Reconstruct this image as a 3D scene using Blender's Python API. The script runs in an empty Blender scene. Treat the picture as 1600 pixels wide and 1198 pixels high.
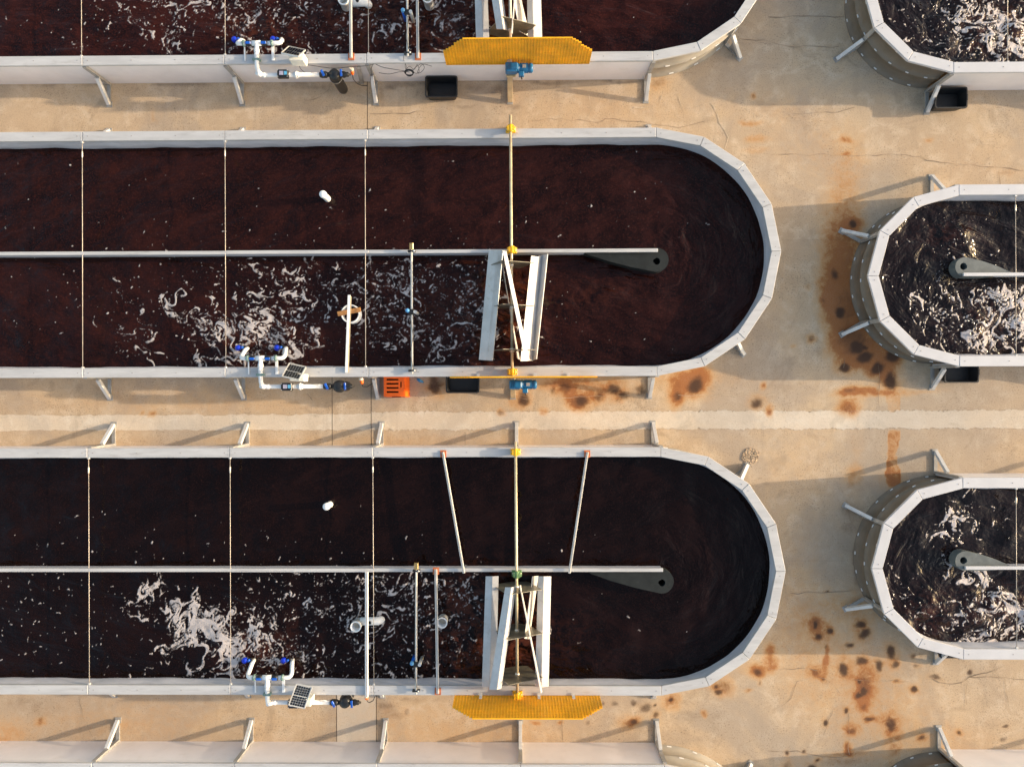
import bpy, bmesh, math, random
import numpy as np
from mathutils import Vector, Matrix, Euler
random.seed(7)
RNG = np.random.default_rng(11)
scene = bpy.context.scene
COL = scene.collection
rad = math.radians

# ------------------------------------------------------------------ camera, sky, sun, exposure
HC, FPX = 15.9, 1100.0                       # drone height (m), focal length in px of a 1600 px wide frame
CAM_R = Matrix.Rotation(-0.003, 3, 'Z') @ Matrix.Rotation(0.011, 3, 'Y')
cam_d = bpy.data.cameras.new("camera")
cam_d.sensor_width = 36.0
cam_d.lens = 36.0 * FPX / 1600.0
cam_d.clip_end = 500.0
cam = bpy.data.objects.new("camera", cam_d)
COL.objects.link(cam)
cam.matrix_world = Matrix.Translation((0, 0, HC)) @ CAM_R.to_4x4()
scene.camera = cam

SUN = Vector((4.09, 0.28, 1.0)).normalized()   # direction towards the low sun
SUN_EL = math.asin(SUN.z)
SUN_AZ = math.atan2(SUN.x, SUN.y)
world = bpy.data.worlds.new("World")
scene.world = world
world.use_nodes = True
wn = world.node_tree
sky = wn.nodes.new('ShaderNodeTexSky')
sky.sky_type = 'NISHITA'
sky.sun_disc = False
sky.sun_elevation = SUN_EL
sky.sun_rotation = SUN_AZ
sky.dust_density = 3.0
sky.air_density = 1.1
sky.ozone_density = 0.2
wn.links.new(sky.outputs[0], wn.nodes['Background'].inputs[0])
wn.nodes['Background'].inputs[1].default_value = 0.15
sun_d = bpy.data.lights.new("sun", 'SUN')
sun_d.energy = 2.7
sun_d.angle = rad(0.6)
sun_d.color = (1.0, 0.82, 0.60)
sun_o = bpy.data.objects.new("sun", sun_d)
COL.objects.link(sun_o)
sun_o.rotation_euler = (-SUN).to_track_quat('-Z', 'Y').to_euler()
sun_o.location = SUN * 60
vs = scene.view_settings
vs.view_transform = 'Standard'
vs.look = 'None'
vs.gamma = 1.0
vs.use_curve_mapping = False
vs.exposure = 1.30
scene.cycles.max_bounces = 6

def P(px, py, z=0.0):
    """the point at height z that shows at pixel (px, py) of the 1600x1198 photograph"""
    d = CAM_R @ Vector(((px - 800.0) / FPX, -(py - 599.0) / FPX, -1.0))
    t = (z - HC) / d.z
    return Vector((d.x * t, d.y * t, z))

# ------------------------------------------------------------------ materials
def N(nt, typ, **kw):
    n = nt.nodes.new(typ)
    for k, v in kw.items():
        setattr(n, k, v)
    return n
def setin(n, **kw):
    for k, v in kw.items():
        n.inputs[k.replace('_', ' ')].default_value = v
def mix_rgb(nt, fac, a, b, mode='MIX'):
    m = N(nt, 'ShaderNodeMix', data_type='RGBA', blend_type=mode)
    for s, v in ((0, fac), (6, a), (7, b)):
        if hasattr(v, 'links') or hasattr(v, 'is_linked'):
            nt.links.new(v, m.inputs[s])
        else:
            m.inputs[s].default_value = v if s == 0 else (*v[:3], 1)
    return m.outputs[2]
def ramp(nt, fac, lo, hi):
    m = N(nt, 'ShaderNodeMapRange', interpolation_type='SMOOTHSTEP')
    nt.links.new(fac, m.inputs[0])
    for i, v in ((1, lo), (2, hi)):
        if hasattr(v, 'is_linked'):
            nt.links.new(v, m.inputs[i])
        else:
            m.inputs[i].default_value = v
    return m.outputs[0]
def math_n(nt, op, a, b=0.0, c=None):
    m = N(nt, 'ShaderNodeMath', operation=op)
    for i, v in enumerate((a, b) if c is None else (a, b, c)):
        if hasattr(v, 'is_linked'):
            nt.links.new(v, m.inputs[i])
        else:
            m.inputs[i].default_value = v
    return m.outputs[0]
def noise(nt, vec, scale, detail=4.0, rough=0.55, dist=0.0):
    n = N(nt, 'ShaderNodeTexNoise')
    nt.links.new(vec, n.inputs['Vector'])
    n.inputs['Scale'].default_value = scale
    n.inputs['Detail'].default_value = detail
    n.inputs['Roughness'].default_value = rough
    n.inputs['Distortion'].default_value = dist
    return n
def new_mat(name):
    m = bpy.data.materials.new(name)
    m.use_nodes = True
    nt = m.node_tree
    return m, nt, nt.nodes['Principled BSDF']
def mat(name, col, rough=0.5, metal=0.0, var=0.12, scale=3.0, dirt=None, dirt_amt=0.0, bump=0.0, stretch=(1, 1, 1), spec=0.5):
    m, nt, b = new_mat(name)
    geo = N(nt, 'ShaderNodeNewGeometry')
    mp = N(nt, 'ShaderNodeMapping')
    nt.links.new(geo.outputs['Position'], mp.inputs[0])
    mp.inputs['Scale'].default_value = stretch
    n1 = noise(nt, mp.outputs[0], scale, 6, 0.6)
    lo = tuple(c * (1 - var) for c in col)
    hi = tuple(min(1, c * (1 + var)) for c in col)
    c = mix_rgb(nt, ramp(nt, n1.outputs[0], 0.3, 0.7), lo, hi)
    if dirt is not None:
        n2 = noise(nt, mp.outputs[0], scale * 2.3, 8, 0.7)
        f = math_n(nt, 'MULTIPLY', ramp(nt, n2.outputs[0], 0.52, 0.75), dirt_amt)
        c = mix_rgb(nt, f, c, dirt)
    nt.links.new(c, b.inputs['Base Color'])
    r = N(nt, 'ShaderNodeMapRange')
    nt.links.new(n1.outputs[0], r.inputs[0])
    r.inputs[3].default_value = max(0.02, rough - 0.08)
    r.inputs[4].default_value = min(1, rough + 0.08)
    nt.links.new(r.outputs[0], b.inputs['Roughness'])
    b.inputs['Metallic'].default_value = metal
    b.inputs['Specular IOR Level'].default_value = spec
    if bump:
        n3 = noise(nt, mp.outputs[0], scale * 12, 4)
        bp = N(nt, 'ShaderNodeBump')
        bp.inputs['Strength'].default_value = bump
        bp.inputs['Distance'].default_value = 0.01
        nt.links.new(n3.outputs[0], bp.inputs['Height'])
        nt.links.new(bp.outputs[0], b.inputs['Normal'])
    return m

M = {}
M['rim_worn'] = mat('weathered_rim', (0.455, 0.45, 0.448), 0.48, var=0.10, scale=2.0, dirt=(0.27, 0.245, 0.23), dirt_amt=0.55, bump=0.1, stretch=(0.5, 3, 1), spec=0.9)
M['rim_new'] = mat('bright_rim', (0.52, 0.515, 0.53), 0.42, var=0.05, scale=2.0, dirt=(0.5, 0.46, 0.42), dirt_amt=0.3, bump=0.08)
M['panel'] = mat('white_panel', (0.80, 0.76, 0.75), 0.5, var=0.05, scale=1.4, dirt=(0.6, 0.54, 0.46), dirt_amt=0.3)
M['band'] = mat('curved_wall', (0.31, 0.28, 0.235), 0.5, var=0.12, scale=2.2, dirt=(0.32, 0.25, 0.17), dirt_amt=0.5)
M['band_shaded'] = mat('shaded_curved_wall', (0.155, 0.13, 0.10), 0.5, var=0.15, scale=2.2, dirt=(0.11, 0.08, 0.035), dirt_amt=0.6)  # curved_wall darkened: shade of the sunless round ends put into the colour
M['dash'] = mat('wall_dash', (0.8, 0.79, 0.77), 0.4, var=0.05)  # white dashes along the ridges of the curved walls
M['liner'] = mat('grey_liner', (0.42, 0.42, 0.46), 0.55, var=0.10, scale=2.0, dirt=(0.22, 0.19, 0.18), dirt_amt=0.4, stretch=(1, 1, 4))
M['galv'] = mat('galvanised_steel', (0.36, 0.35, 0.33), 0.5, metal=0.25, var=0.18, scale=5, dirt=(0.24, 0.15, 0.08), dirt_amt=0.4)
M['strut'] = mat('pale_strut', (0.58, 0.57, 0.55), 0.45, var=0.10, scale=5, dirt=(0.34, 0.25, 0.17), dirt_amt=0.4)
M['rusty'] = mat('rusty_strut', (0.50, 0.36, 0.20), 0.6, var=0.2, scale=6, dirt=(0.42, 0.16, 0.03), dirt_amt=0.7)
M['rod'] = mat('tie_rod_steel', (0.50, 0.43, 0.36), 0.4, metal=0.2, var=0.25, scale=3, dirt=(0.30, 0.12, 0.05), dirt_amt=0.6)
M['steel'] = mat('shaft_steel', (0.62, 0.56, 0.48), 0.35, metal=0.5, var=0.15, scale=5, dirt=(0.35, 0.20, 0.08), dirt_amt=0.5)
M['gold'] = mat('yellowed_shaft', (0.56, 0.46, 0.31), 0.4, metal=0.3, var=0.2, scale=3, dirt=(0.50, 0.33, 0.13), dirt_amt=0.7)
M['deflector'] = mat('dark_deflector', (0.0125, 0.0155, 0.016), 0.6, var=0.25, scale=5, dirt=(0.03, 0.034, 0.034), dirt_amt=0.4, spec=0.25)
M['deflector_pale'] = mat('pale_deflector', (0.10, 0.115, 0.115), 0.45, var=0.2, scale=5)
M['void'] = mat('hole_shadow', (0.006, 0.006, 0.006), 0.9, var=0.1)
M['yellow'] = mat('yellow_grating', (0.82, 0.40, 0.004), 0.5, var=0.16, scale=2.5, dirt=(0.58, 0.30, 0.03), dirt_amt=0.5)
M['yellow2'] = mat('yellow_bearing', (0.78, 0.42, 0.010), 0.4, var=0.12, scale=20)
M['green'] = mat('green_bearing', (0.10, 0.20, 0.08), 0.5, var=0.2, scale=20)
M['motor'] = mat('blue_motor_paint', (0.012, 0.13, 0.28), 0.35, var=0.2, scale=14, dirt=(0.02, 0.04, 0.07), dirt_amt=0.5)
M['valve'] = mat('blue_valve_plastic', (0.006, 0.10, 0.52), 0.35, var=0.15, scale=20)
M['cap'] = mat('blue_cap_plastic', (0.004, 0.03, 0.50), 0.3, var=0.12, scale=20)
M['black'] = mat('black_plastic', (0.011, 0.011, 0.012), 0.4, var=0.25, scale=8)
M['bin'] = mat('black_bin', (0.013, 0.013, 0.014), 0.5, var=0.3, scale=5)
M['pvc'] = mat('white_pvc', (0.80, 0.79, 0.77), 0.35, var=0.04, scale=8, dirt=(0.6, 0.55, 0.48), dirt_amt=0.25)
M['cream'] = mat('cream_pvc', (0.66, 0.58, 0.46), 0.4, var=0.08, scale=8)
M['clamp'] = mat('green_clamp', (0.14, 0.22, 0.20), 0.4, var=0.15, scale=20)
M['box'] = mat('cream_box', (0.72, 0.69, 0.60), 0.45, var=0.05)
M['alu'] = mat('aluminium', (0.62, 0.61, 0.59), 0.4, metal=0.4, var=0.1, scale=6, dirt=(0.35, 0.28, 0.2), dirt_amt=0.5)
M['bar'] = mat('cross_bar', (0.60, 0.57, 0.52), 0.45, var=0.12, scale=5, dirt=(0.38, 0.26, 0.17), dirt_amt=0.5)
M['blade'] = mat('paddle_blade', (0.52, 0.51, 0.50), 0.45, metal=0.1, var=0.10, scale=3, dirt=(0.30, 0.24, 0.19), dirt_amt=0.55)
M['plate'] = mat('dull_steel_plate', (0.24, 0.22, 0.17), 0.35, metal=0.5, var=0.2, scale=8)
M['copper'] = mat('rust_red_bracket', (0.46, 0.13, 0.045), 0.6, var=0.2, scale=12)
M['orange'] = mat('orange_plastic', (0.88, 0.135, 0.004), 0.45, var=0.08, scale=6)
M['wood'] = mat('bare_wood', (0.42, 0.19, 0.055), 0.7, var=0.25, scale=6, stretch=(1, 6, 1))
M['brass'] = mat('brass_fitting', (0.46, 0.32, 0.14), 0.35, metal=0.7, var=0.2, scale=20)
M['paleblue'] = mat('pale_blue_fitting', (0.10, 0.32, 0.60), 0.35, var=0.2, scale=30)
M['screen'] = mat('meter_screen', (0.40, 0.38, 0.48), 0.2, var=0.1, scale=30)
M['screen2'] = mat('meter_screen_blue', (0.12, 0.40, 0.62), 0.2, var=0.1, scale=30)
M['cell'] = mat('solar_cell', (0.010, 0.011, 0.016), 0.2, var=0.2, scale=30)
M['screw'] = mat('screw_head', (0.20, 0.18, 0.16), 0.5, var=0.2)
M['crack'] = mat('crack_dark', (0.27, 0.20, 0.135), 0.9, var=0.5, scale=4)
M['crack_pale'] = mat('crack_pale', (0.52, 0.42, 0.30), 0.9, var=0.3, scale=4)
M['gravel'] = mat('gravel_stone', (0.50, 0.375, 0.25), 0.8, var=0.25, scale=14)

# ------------------------------------------------------------------ mesh helpers
class MB:
    def __init__(self):
        self.v, self.f, self.smooth = [], [], []
    def add(self, vs_, fs, smooth=False):
        o = len(self.v)
        self.v += [tuple(p) for p in vs_]
        self.f += [tuple(i + o for i in f) for f in fs]
        self.smooth += [smooth] * len(fs)
        return self
    def hexa(self, b4, t4):
        return self.add(list(b4) + list(t4), [(3, 2, 1, 0), (4, 5, 6, 7), (0, 1, 5, 4), (1, 2, 6, 5), (2, 3, 7, 6), (3, 0, 4, 7)])
    def box(self, c, s, rot=None):
        c = Vector(c)
        hx, hy, hz = s[0] / 2, s[1] / 2, s[2] / 2
        pts = [Vector(p) for p in ((-hx, -hy, -hz), (hx, -hy, -hz), (hx, hy, -hz), (-hx, hy, -hz), (-hx, -hy, hz), (hx, -hy, hz), (hx, hy, hz), (-hx, hy, hz))]
        if rot is not None:
            R_ = Euler(rot).to_matrix()
            pts = [R_ @ p for p in pts]
        pts = [p + c for p in pts]
        return self.hexa(pts[:4], pts[4:])
    def bar(self, p, q, w, h, up=(0, 0, 1)):
        p, q, up = Vector(p), Vector(q), Vector(up)
        d = (q - p).normalized()
        s = d.cross(up)
        s = s.normalized() if s.length > 1e-6 else Vector((1, 0, 0))
        u = s.cross(d).normalized()
        a, b = s * w / 2, u * h / 2
        return self.hexa([p - a - b, p + a - b, q + a - b, q - a - b], [p - a + b, p + a + b, q + a + b, q - a + b])
    def tube(self, pts, r, n=10, cap=True):
        pts = [Vector(p) for p in pts]
        rs = r if isinstance(r, (list, tuple)) else [r] * len(pts)
        vs_, fs = [], []
        prev = None
        for i, p in enumerate(pts):
            d = (pts[min(i + 1, len(pts) - 1)] - pts[max(i - 1, 0)]).normalized()
            if prev is None:
                a = d.cross(Vector((0, 0, 1)))
                if a.length < 1e-3:
                    a = d.cross(Vector((0, 1, 0)))
            else:
                a = prev - d * prev.dot(d)
            a = a.normalized()
            prev = a
            b = d.cross(a)
            for k in range(n):
                t = 2 * math.pi * k / n
                vs_.append(p + (a * math.cos(t) + b * math.sin(t)) * rs[i])
        for i in range(len(pts) - 1):
            for k in range(n):
                k2 = (k + 1) % n
                fs.append((i * n + k, i * n + k2, (i + 1) * n + k2, (i + 1) * n + k))
        o = len(self.v)
        self.add(vs_, fs, True)
        if cap:
            self.f += [tuple(o + k for k in reversed(range(n))), tuple(o + (len(pts) - 1) * n + k for k in range(n))]
            self.smooth += [False, False]
        return self
    def lathe(self, c, prof, n=20, axis='Z', a0=0.0, a1=2 * math.pi, smooth=True):
        """profile (r, h) turned about an axis through c"""
        c = Vector(c)
        full = abs(a1 - a0) > 6.28
        m = n if full else n + 1
        vs_, fs = [], []
        for i in range(m):
            t = a0 + (a1 - a0) * i / n
            for r, h in prof:
                x, y = r * math.cos(t), r * math.sin(t)
                vs_.append(c + (Vector((x, y, h)) if axis == 'Z' else Vector((h, x, y)) if axis == 'X' else Vector((x, h, y))))
        k = len(prof)
        for i in range(n):
            j = (i + 1) % m
            for q in range(k - 1):
                fs.append((i * k + q, j * k + q, j * k + q + 1, i * k + q + 1))
        return self.add(vs_, fs, smooth)
    def build(self, name, material, parent=None, bevel=0.0, recalc=True, weld=False):
        me = bpy.data.meshes.new(name)
        bm = bmesh.new()
        bv = [bm.verts.new(p) for p in self.v]
        for f, s in zip(self.f, self.smooth):
            try:
                fc = bm.faces.new([bv[i] for i in f])
                fc.smooth = s
            except ValueError:
                pass
        if weld:
            bmesh.ops.remove_doubles(bm, verts=bm.verts, dist=1e-5)
        if bevel:
            bmesh.ops.bevel(bm, geom=list(bm.edges), offset=bevel, segments=1, profile=0.7, affect='EDGES')
        if recalc:
            bmesh.ops.recalc_face_normals(bm, faces=bm.faces)
        bm.to_mesh(me)
        bm.free()
        me.materials.append(material)
        o = bpy.data.objects.new(name, me)
        COL.objects.link(o)
        if parent is not None:
            o.parent = parent
            o.matrix_parent_inverse = ROOT_INV.get(parent.name, Matrix.Identity(4))
        return o
ROOT_INV = {}
def tag(o, label=None, cat=None, group=None, kind=None):
    for k, v in (('label', label), ('category', cat), ('group', group), ('kind', kind)):
        if v:
            o[k] = v
    return o
def thing(name, label, cat, loc, group=None):
    o = bpy.data.objects.new(name, None)
    o.empty_display_size = 0.2
    COL.objects.link(o)
    o.location = loc
    ROOT_INV[o.name] = Matrix.Translation(-Vector(loc))
    return tag(o, label, cat, group)
def wobble(a, b, n, amp):
    """a polyline from a to b with a jittered middle"""
    a, b = Vector(a), Vector(b)
    out = []
    for i in range(n + 1):
        t = i / n
        p = a.lerp(b, t)
        if 0 < i < n:
            p = p + Vector((random.uniform(-amp, amp), random.uniform(-amp, amp), 0))
        out.append(p)
    return out
def ribbon(pts, w, z):
    mb = MB()
    vs_, fs = [], []
    for i, p in enumerate(pts):
        d = pts[min(i + 1, len(pts) - 1)] - pts[max(i - 1, 0)]
        s = Vector((-d.y, d.x, 0)).normalized() * w * random.uniform(0.05, 0.6)
        vs_ += [(p.x - s.x, p.y - s.y, z), (p.x + s.x, p.y + s.y, z)]
        if i:
            k = 2 * i
            fs.append((k - 2, k, k + 1, k - 1))
    mb.add(vs_, fs)
    return mb

# ------------------------------------------------------------------ ground: slabs with stains
PXM = FPX / HC                                  # px per metre on the ground
STAINS = []                                     # (x, y, rx, ry, rust, dark)
def stain(px, py, rx, ry=None, rust=0.6, dark=0.0, hard=0.0):
    p = P(px, py)
    STAINS.append((p.x, p.y, rx / PXM, (ry or rx) / PXM, rust, dark, hard))
# burnt-looking rust rings south of the second raceway
for a in ((682, 601, 12, 15, .5, .75), (819, 621, 10, 14, .9, .8), (862, 612, 6, 7, .4, .5), (881, 609, 10, 9, .8, .55), (908, 626, 14, 11, .95, .75),
          (897, 627, 10, 9, .7, .4), (938, 617, 11, 9, .6, .55), (962, 606, 13, 10, .5, .8), (974, 620, 11, 9, .6, .7), (965, 629, 6, 5, .6, .4),
          (1000, 613, 9, 8, .5, .6), (1057, 608, 9, 24, 1.0, .25), (1058, 617, 8, 8, .6, .6), (1087, 601, 15, 17, .9, .85), (1183, 629, 13, 11, .6, .8),
          (1190, 601, 4, 5, 1, .3), (1205, 645, 5, 6, 1.2, .2), (846, 645, 6, 4, 1.0, .1), (785, 642, 5, 4, .8, .5), (1090, 586, 16, 14, 1.0, .1),
          (920, 600, 40, 14, .55, .05), (900, 618, 45, 18, .35, 0), (1075, 600, 30, 22, .4, 0), (700, 606, 60, 12, .45, .05), (800, 625, 14, 12, .5, 0), (860, 598, 30, 8, .5, .2)):
    stain(*a)
# rust field round the second right-hand raceway
for a in ((1312, 400, 26, 70, .7, .05), (1318, 440, 24, 60, .9, .12), (1325, 480, 24, 36, 1.1, .35), (1335, 530, 30, 26, 1.2, .5), (1310, 490, 10, 12, .6, .9),
          (1306, 427, 7, 9, .6, .7), (1287, 467, 4, 6, .8, .4), (1266, 530, 5, 7, .9, .55), (1237, 538, 4, 3, .7, .2), (1260, 450, 6, 3, .5, .3),
          (1341, 540, 16, 12, .8, .9), (1352, 541, 6, 6, .5, .9), (1350, 558, 14, 11, .9, .9), (1320, 573, 10, 9, .5, .95), (1370, 577, 13, 11, 1.0, .95),
          (1393, 557, 13, 12, .9, .95), (1394, 595, 13, 12, .8, .95), (1360, 556, 40, 26, .85, .1), (1329, 352, 7, 6, .5, .9), (1335, 350, 14, 7, .5, .2),
          (1328, 626, 18, 16, .8, .05), (1325, 610, 12, 6, 1.0, .45), (1325, 640, 14, 8, .8, .35), (1345, 614, 30, 4, 1.0, .2), (1410, 613, 50, 3.5, .6, .1), (1385, 590, 20, 18, .5, 0)):
    stain(*a)
# spots near the lower right raceway
for a in ((1274, 977, 11, 10, .8, .4), (1274, 979, 5, 6, .7, .9), (1294, 987, 5, 6, .8, .9), (1277, 995, 7, 6, .5, .85), (1288, 1008, 3, 3, .3, .6),
          (1293, 1025, 3, 14, 1.1, .1), (1346, 973, 9, 7, .6, .85), (1353, 990, 10, 10, .5, .85), (1329, 1007, 8, 6, .3, .8), (1390, 1018, 9, 11, .5, .85),
          (1318, 1046, 9, 14, .6, .95), (1345, 1034, 9, 8, .4, .8), (1372, 1040, 8, 10, .5, .9), (1398, 1034, 6, 7, .5, .8), (1427, 1022, 7, 6, .3, .6),
          (1435, 1040, 6, 4, .4, .6), (1350, 1070, 14, 22, .8, .5), (1342, 1084, 7, 5, .6, .9), (1350, 1078, 8, 10, .6, .9), (1427, 1078, 6, 6, .6, .9), (1340, 1066, 5, 4, .5, .9),
          (1404, 1063, 6, 3, .8, .6), (1460, 1059, 9, 5, .2, .7), (1514, 1047, 7, 6, .1, .85), (1390, 1133, 12, 11, .7, .75), (1360, 1122, 9, 5, .7, .7),
          (1323, 1110, 5, 5, .4, .9), (1289, 1130, 6, 6, .4, .9), (1332, 1138, 9, 8, .9, .5), (1277, 1047, 10, 8, .9, .45), (1288, 1060, 4, 4, .5, .6),
          (1350, 1102, 6, 6, .8, .4), (1325, 1168, 5, 8, 1.1, .3), (1325, 1178, 30, 4, .5, .35), (1229, 1178, 5, 5, .5, .8), (1257, 1174, 4, 4, .4, .8), (1278, 1183, 4, 3, .4, .8),
          (1397, 1165, 10, 16, .5, .25), (1370, 1040, 100, 80, .30, .05), (1300, 1010, 70, 60, .22, 0), (1310, 1130, 90, 50, .22, 0), (1400, 1120, 60, 40, .25, .03), (1240, 960, 30, 80, .2, 0), (1498, 1146, 4, 4, .7, .8), (1443, 1150, 6, 5, .6, .7),
          (1500, 1160, 70, 22, .35, .08), (1203, 1025, 7, 16, .85, .05), (1208, 1012, 4, 6, .7, .0), (1310, 1190, 60, 8, .4, .3), (1270, 1195, 6, 6, .3, .9), (1230, 1197, 8, 6, .5, .5), (1360, 948, 40, 16, .4, .15),
          (1295, 923, 3, 2, .2, .8), (1569, 1130, 6, 3, .3, .7), (1570, 1155, 8, 7, .0, .6)):
    stain(*a)
# below the third raceway, right of its yellow guard
for a in ((1048, 1096, 13, 13, 1.0, .35), (1048, 1095, 4, 4, .4, .9), (1006, 1104, 10, 8, .35, .7), (990, 1096, 5, 5, .2, .7), (961, 1099, 6, 5, .2, .6),
          (985, 1127, 15, 9, .8, .45), (987, 1126, 7, 7, .5, .8), (1025, 1119, 6, 6, .8, .7), (1021, 1101, 4, 4, .3, .8), (1130, 1070, 16, 14, .9, .4), (1124, 1080, 6, 6, .3, .8), (1122, 1071, 4, 4, .3, .8),
          (1184, 1050, 7, 7, 1.0, .7), (1182, 1044, 20, 10, .7, .1), (1183, 1067, 3, 4, .6, .6), (1168, 1079, 5, 3, .8, .3), (1100, 1113, 4, 5, 1.1, .35), (947, 1101, 3, 3, .2, .6),
          (922, 1130, 4, 4, .2, .5), (833, 1127, 5, 2, .9, .1), (878, 1128, 3, 3, .7, .2), (900, 1110, 60, 16, .25, .05), (66, 1127, 5, 5, .8, .6), (602, 1104, 18, 7, .1, .42), (638, 1108, 7, 6, .1, .4), (640, 1091, 24, 4, .1, .34), (620, 1115, 30, 10, .1, .25)):
    stain(*a)
# upper lanes
for a in ((1180, 191, 9, 3, .7, .2), (1165, 191, 6, 3, .7, .3), (1181, 219, 12, 5, .7, .15), (1179, 236, 14, 4, .5, .05), (1177, 149, 4, 4, .9, .5), (1322, 219, 6, 4, .8, .2),
          (1452, 220, 5, 3, .6, .2), (1319, 243, 4, 2, .7, .2), (1568, 267, 14, 5, .3, .3), (243, 182, 2.5, 9, .6, .3), (214, 139, 3, 3, .2, .7), (114, 184, 2, 2, .4, .6), (240, 647, 5, 4, .9, .3), (222, 646, 3, 2, .7, .3),
          (607, 136, 10, 6, .0, .5), (640, 130, 60, 7, .05, .36), (595, 150, 6, 22, .05, .3), (605, 172, 14, 4, .05, .3), (690, 158, 34, 3.5, .05, .38), (722, 164, 30, 4, .05, .34), (655, 145, 4, 12, .05, .3), (1025, 131, 14, 11, .45, .35), (1140, 1042, 3, 3, .6, .4),
          (860, 128, 80, 5, .0, .42), (300, 131, 120, 4, .05, .4), (480, 134, 60, 7, .0, .36), (100, 131, 100, 4, .05, .36), (960, 127, 60, 5, .0, .4), (1300, 73, 60, 3, .3, .12), (1190, 80, 40, 40, .05, .06), (1160, 120, 8, 26, .0, .18), (775, 142, 22, 12, .0, .42), (805, 168, 20, 5, .0, .34), (740, 135, 26, 9, .0, .3),
          (1350, 640, 40, 4, .0, 0)):
    stain(*a)
# rust-painted strip with straight sides, faint ochre washes
for a in ((1396, 630, 9, 12, .6, .05, 1), (1396, 716, 9.5, 42, 1.0, .18, 1), (1338, 705, 10, 40, .3, 0), (1455, 690, 8, 40, .2, 0), (1395, 752, 20, 12, .6, .15), (1335, 742, 12, 10, .55, .2), (1340, 760, 26, 14, .1, .25),
          (1000, 590, 120, 10, .35, 0), (1150, 610, 90, 20, .22, 0), (1330, 300, 20, 60, .3, 0), (1315, 270, 30, 60, .2, 0), (200, 640, 240, 12, .12, 0), (150, 1140, 120, 20, .1, 0), (300, 690, 300, 8, .3, .1), (700, 690, 200, 8, .25, .1), (820, 1150, 140, 12, .3, .05),
          (40, 1100, 60, 24, .0, .22), (10, 1150, 26, 18, .5, .05), (80, 1110, 50, 16, .0, .2), (1480, 640, 120, 10, .0, .12), (1270, 880, 50, 130, .26, .05), (1260, 420, 50, 120, .18, 0), (1100, 165, 120, 30, .22, 0), (900, 165, 120, 24, .22, 0), (1240, 200, 60, 50, .25, 0), (1480, 240, 140, 40, .25, 0), (1240, 720, 60, 50, .2, 0), (100, 1120, 150, 40, .3, .03), (350, 1120, 150, 40, .28, 0), (700, 1120, 120, 30, .4, .05), (200, 620, 200, 20, .3, .04), (450, 620, 150, 20, .22, .05), (1340, 870, 8, 60, .1, .5), (1330, 800, 20, 20, .1, .3), (1325, 825, 16, 10, .05, .3)):
    stain(*a)
ST = np.array(STAINS)
def paint_at(X, Y):
    """rust and dark amounts at ground points"""
    def wob(A, B, ph):
        return (np.sin(A * 9 + ph) * np.sin(B * 7.3 + 1.7 * ph) * 0.03 + np.sin(A * 23 + 2.1 * ph) * np.sin(B * 27 + ph) * 0.012
                + np.sin(A * 3.1 - B * 3.7 + ph) * 0.035)
    X, Y = X + wob(X, Y, 0.6), Y + wob(Y, X, 2.3)
    rust = np.zeros_like(X)
    dark = np.zeros_like(X)
    for x, y, rx, ry, ru, da, hard in ST:
        m = (np.abs(X - x) < rx * 2.4) & (np.abs(Y - y) < ry * 2.4)
        if not m.any():
            continue
        dx, dy = (X[m] - x) / rx, (Y[m] - y) / ry
        if hard:
            g = np.clip((1.05 - np.maximum(np.abs(dx), np.abs(dy))) * 8, 0, 1)
            gd = g
        else:
            d = np.hypot(dx, dy)
            g = np.clip(1.0 - (d / 2.4) ** 2, 0, 1) ** 2.2
            gd = 1 / (1 + np.exp((d - 0.8) * 5.5))
        rust[m] += ru * g * 0.78
        dark[m] = np.maximum(dark[m], da * gd)
    return np.clip(rust, 0, 1.5), dark

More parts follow.
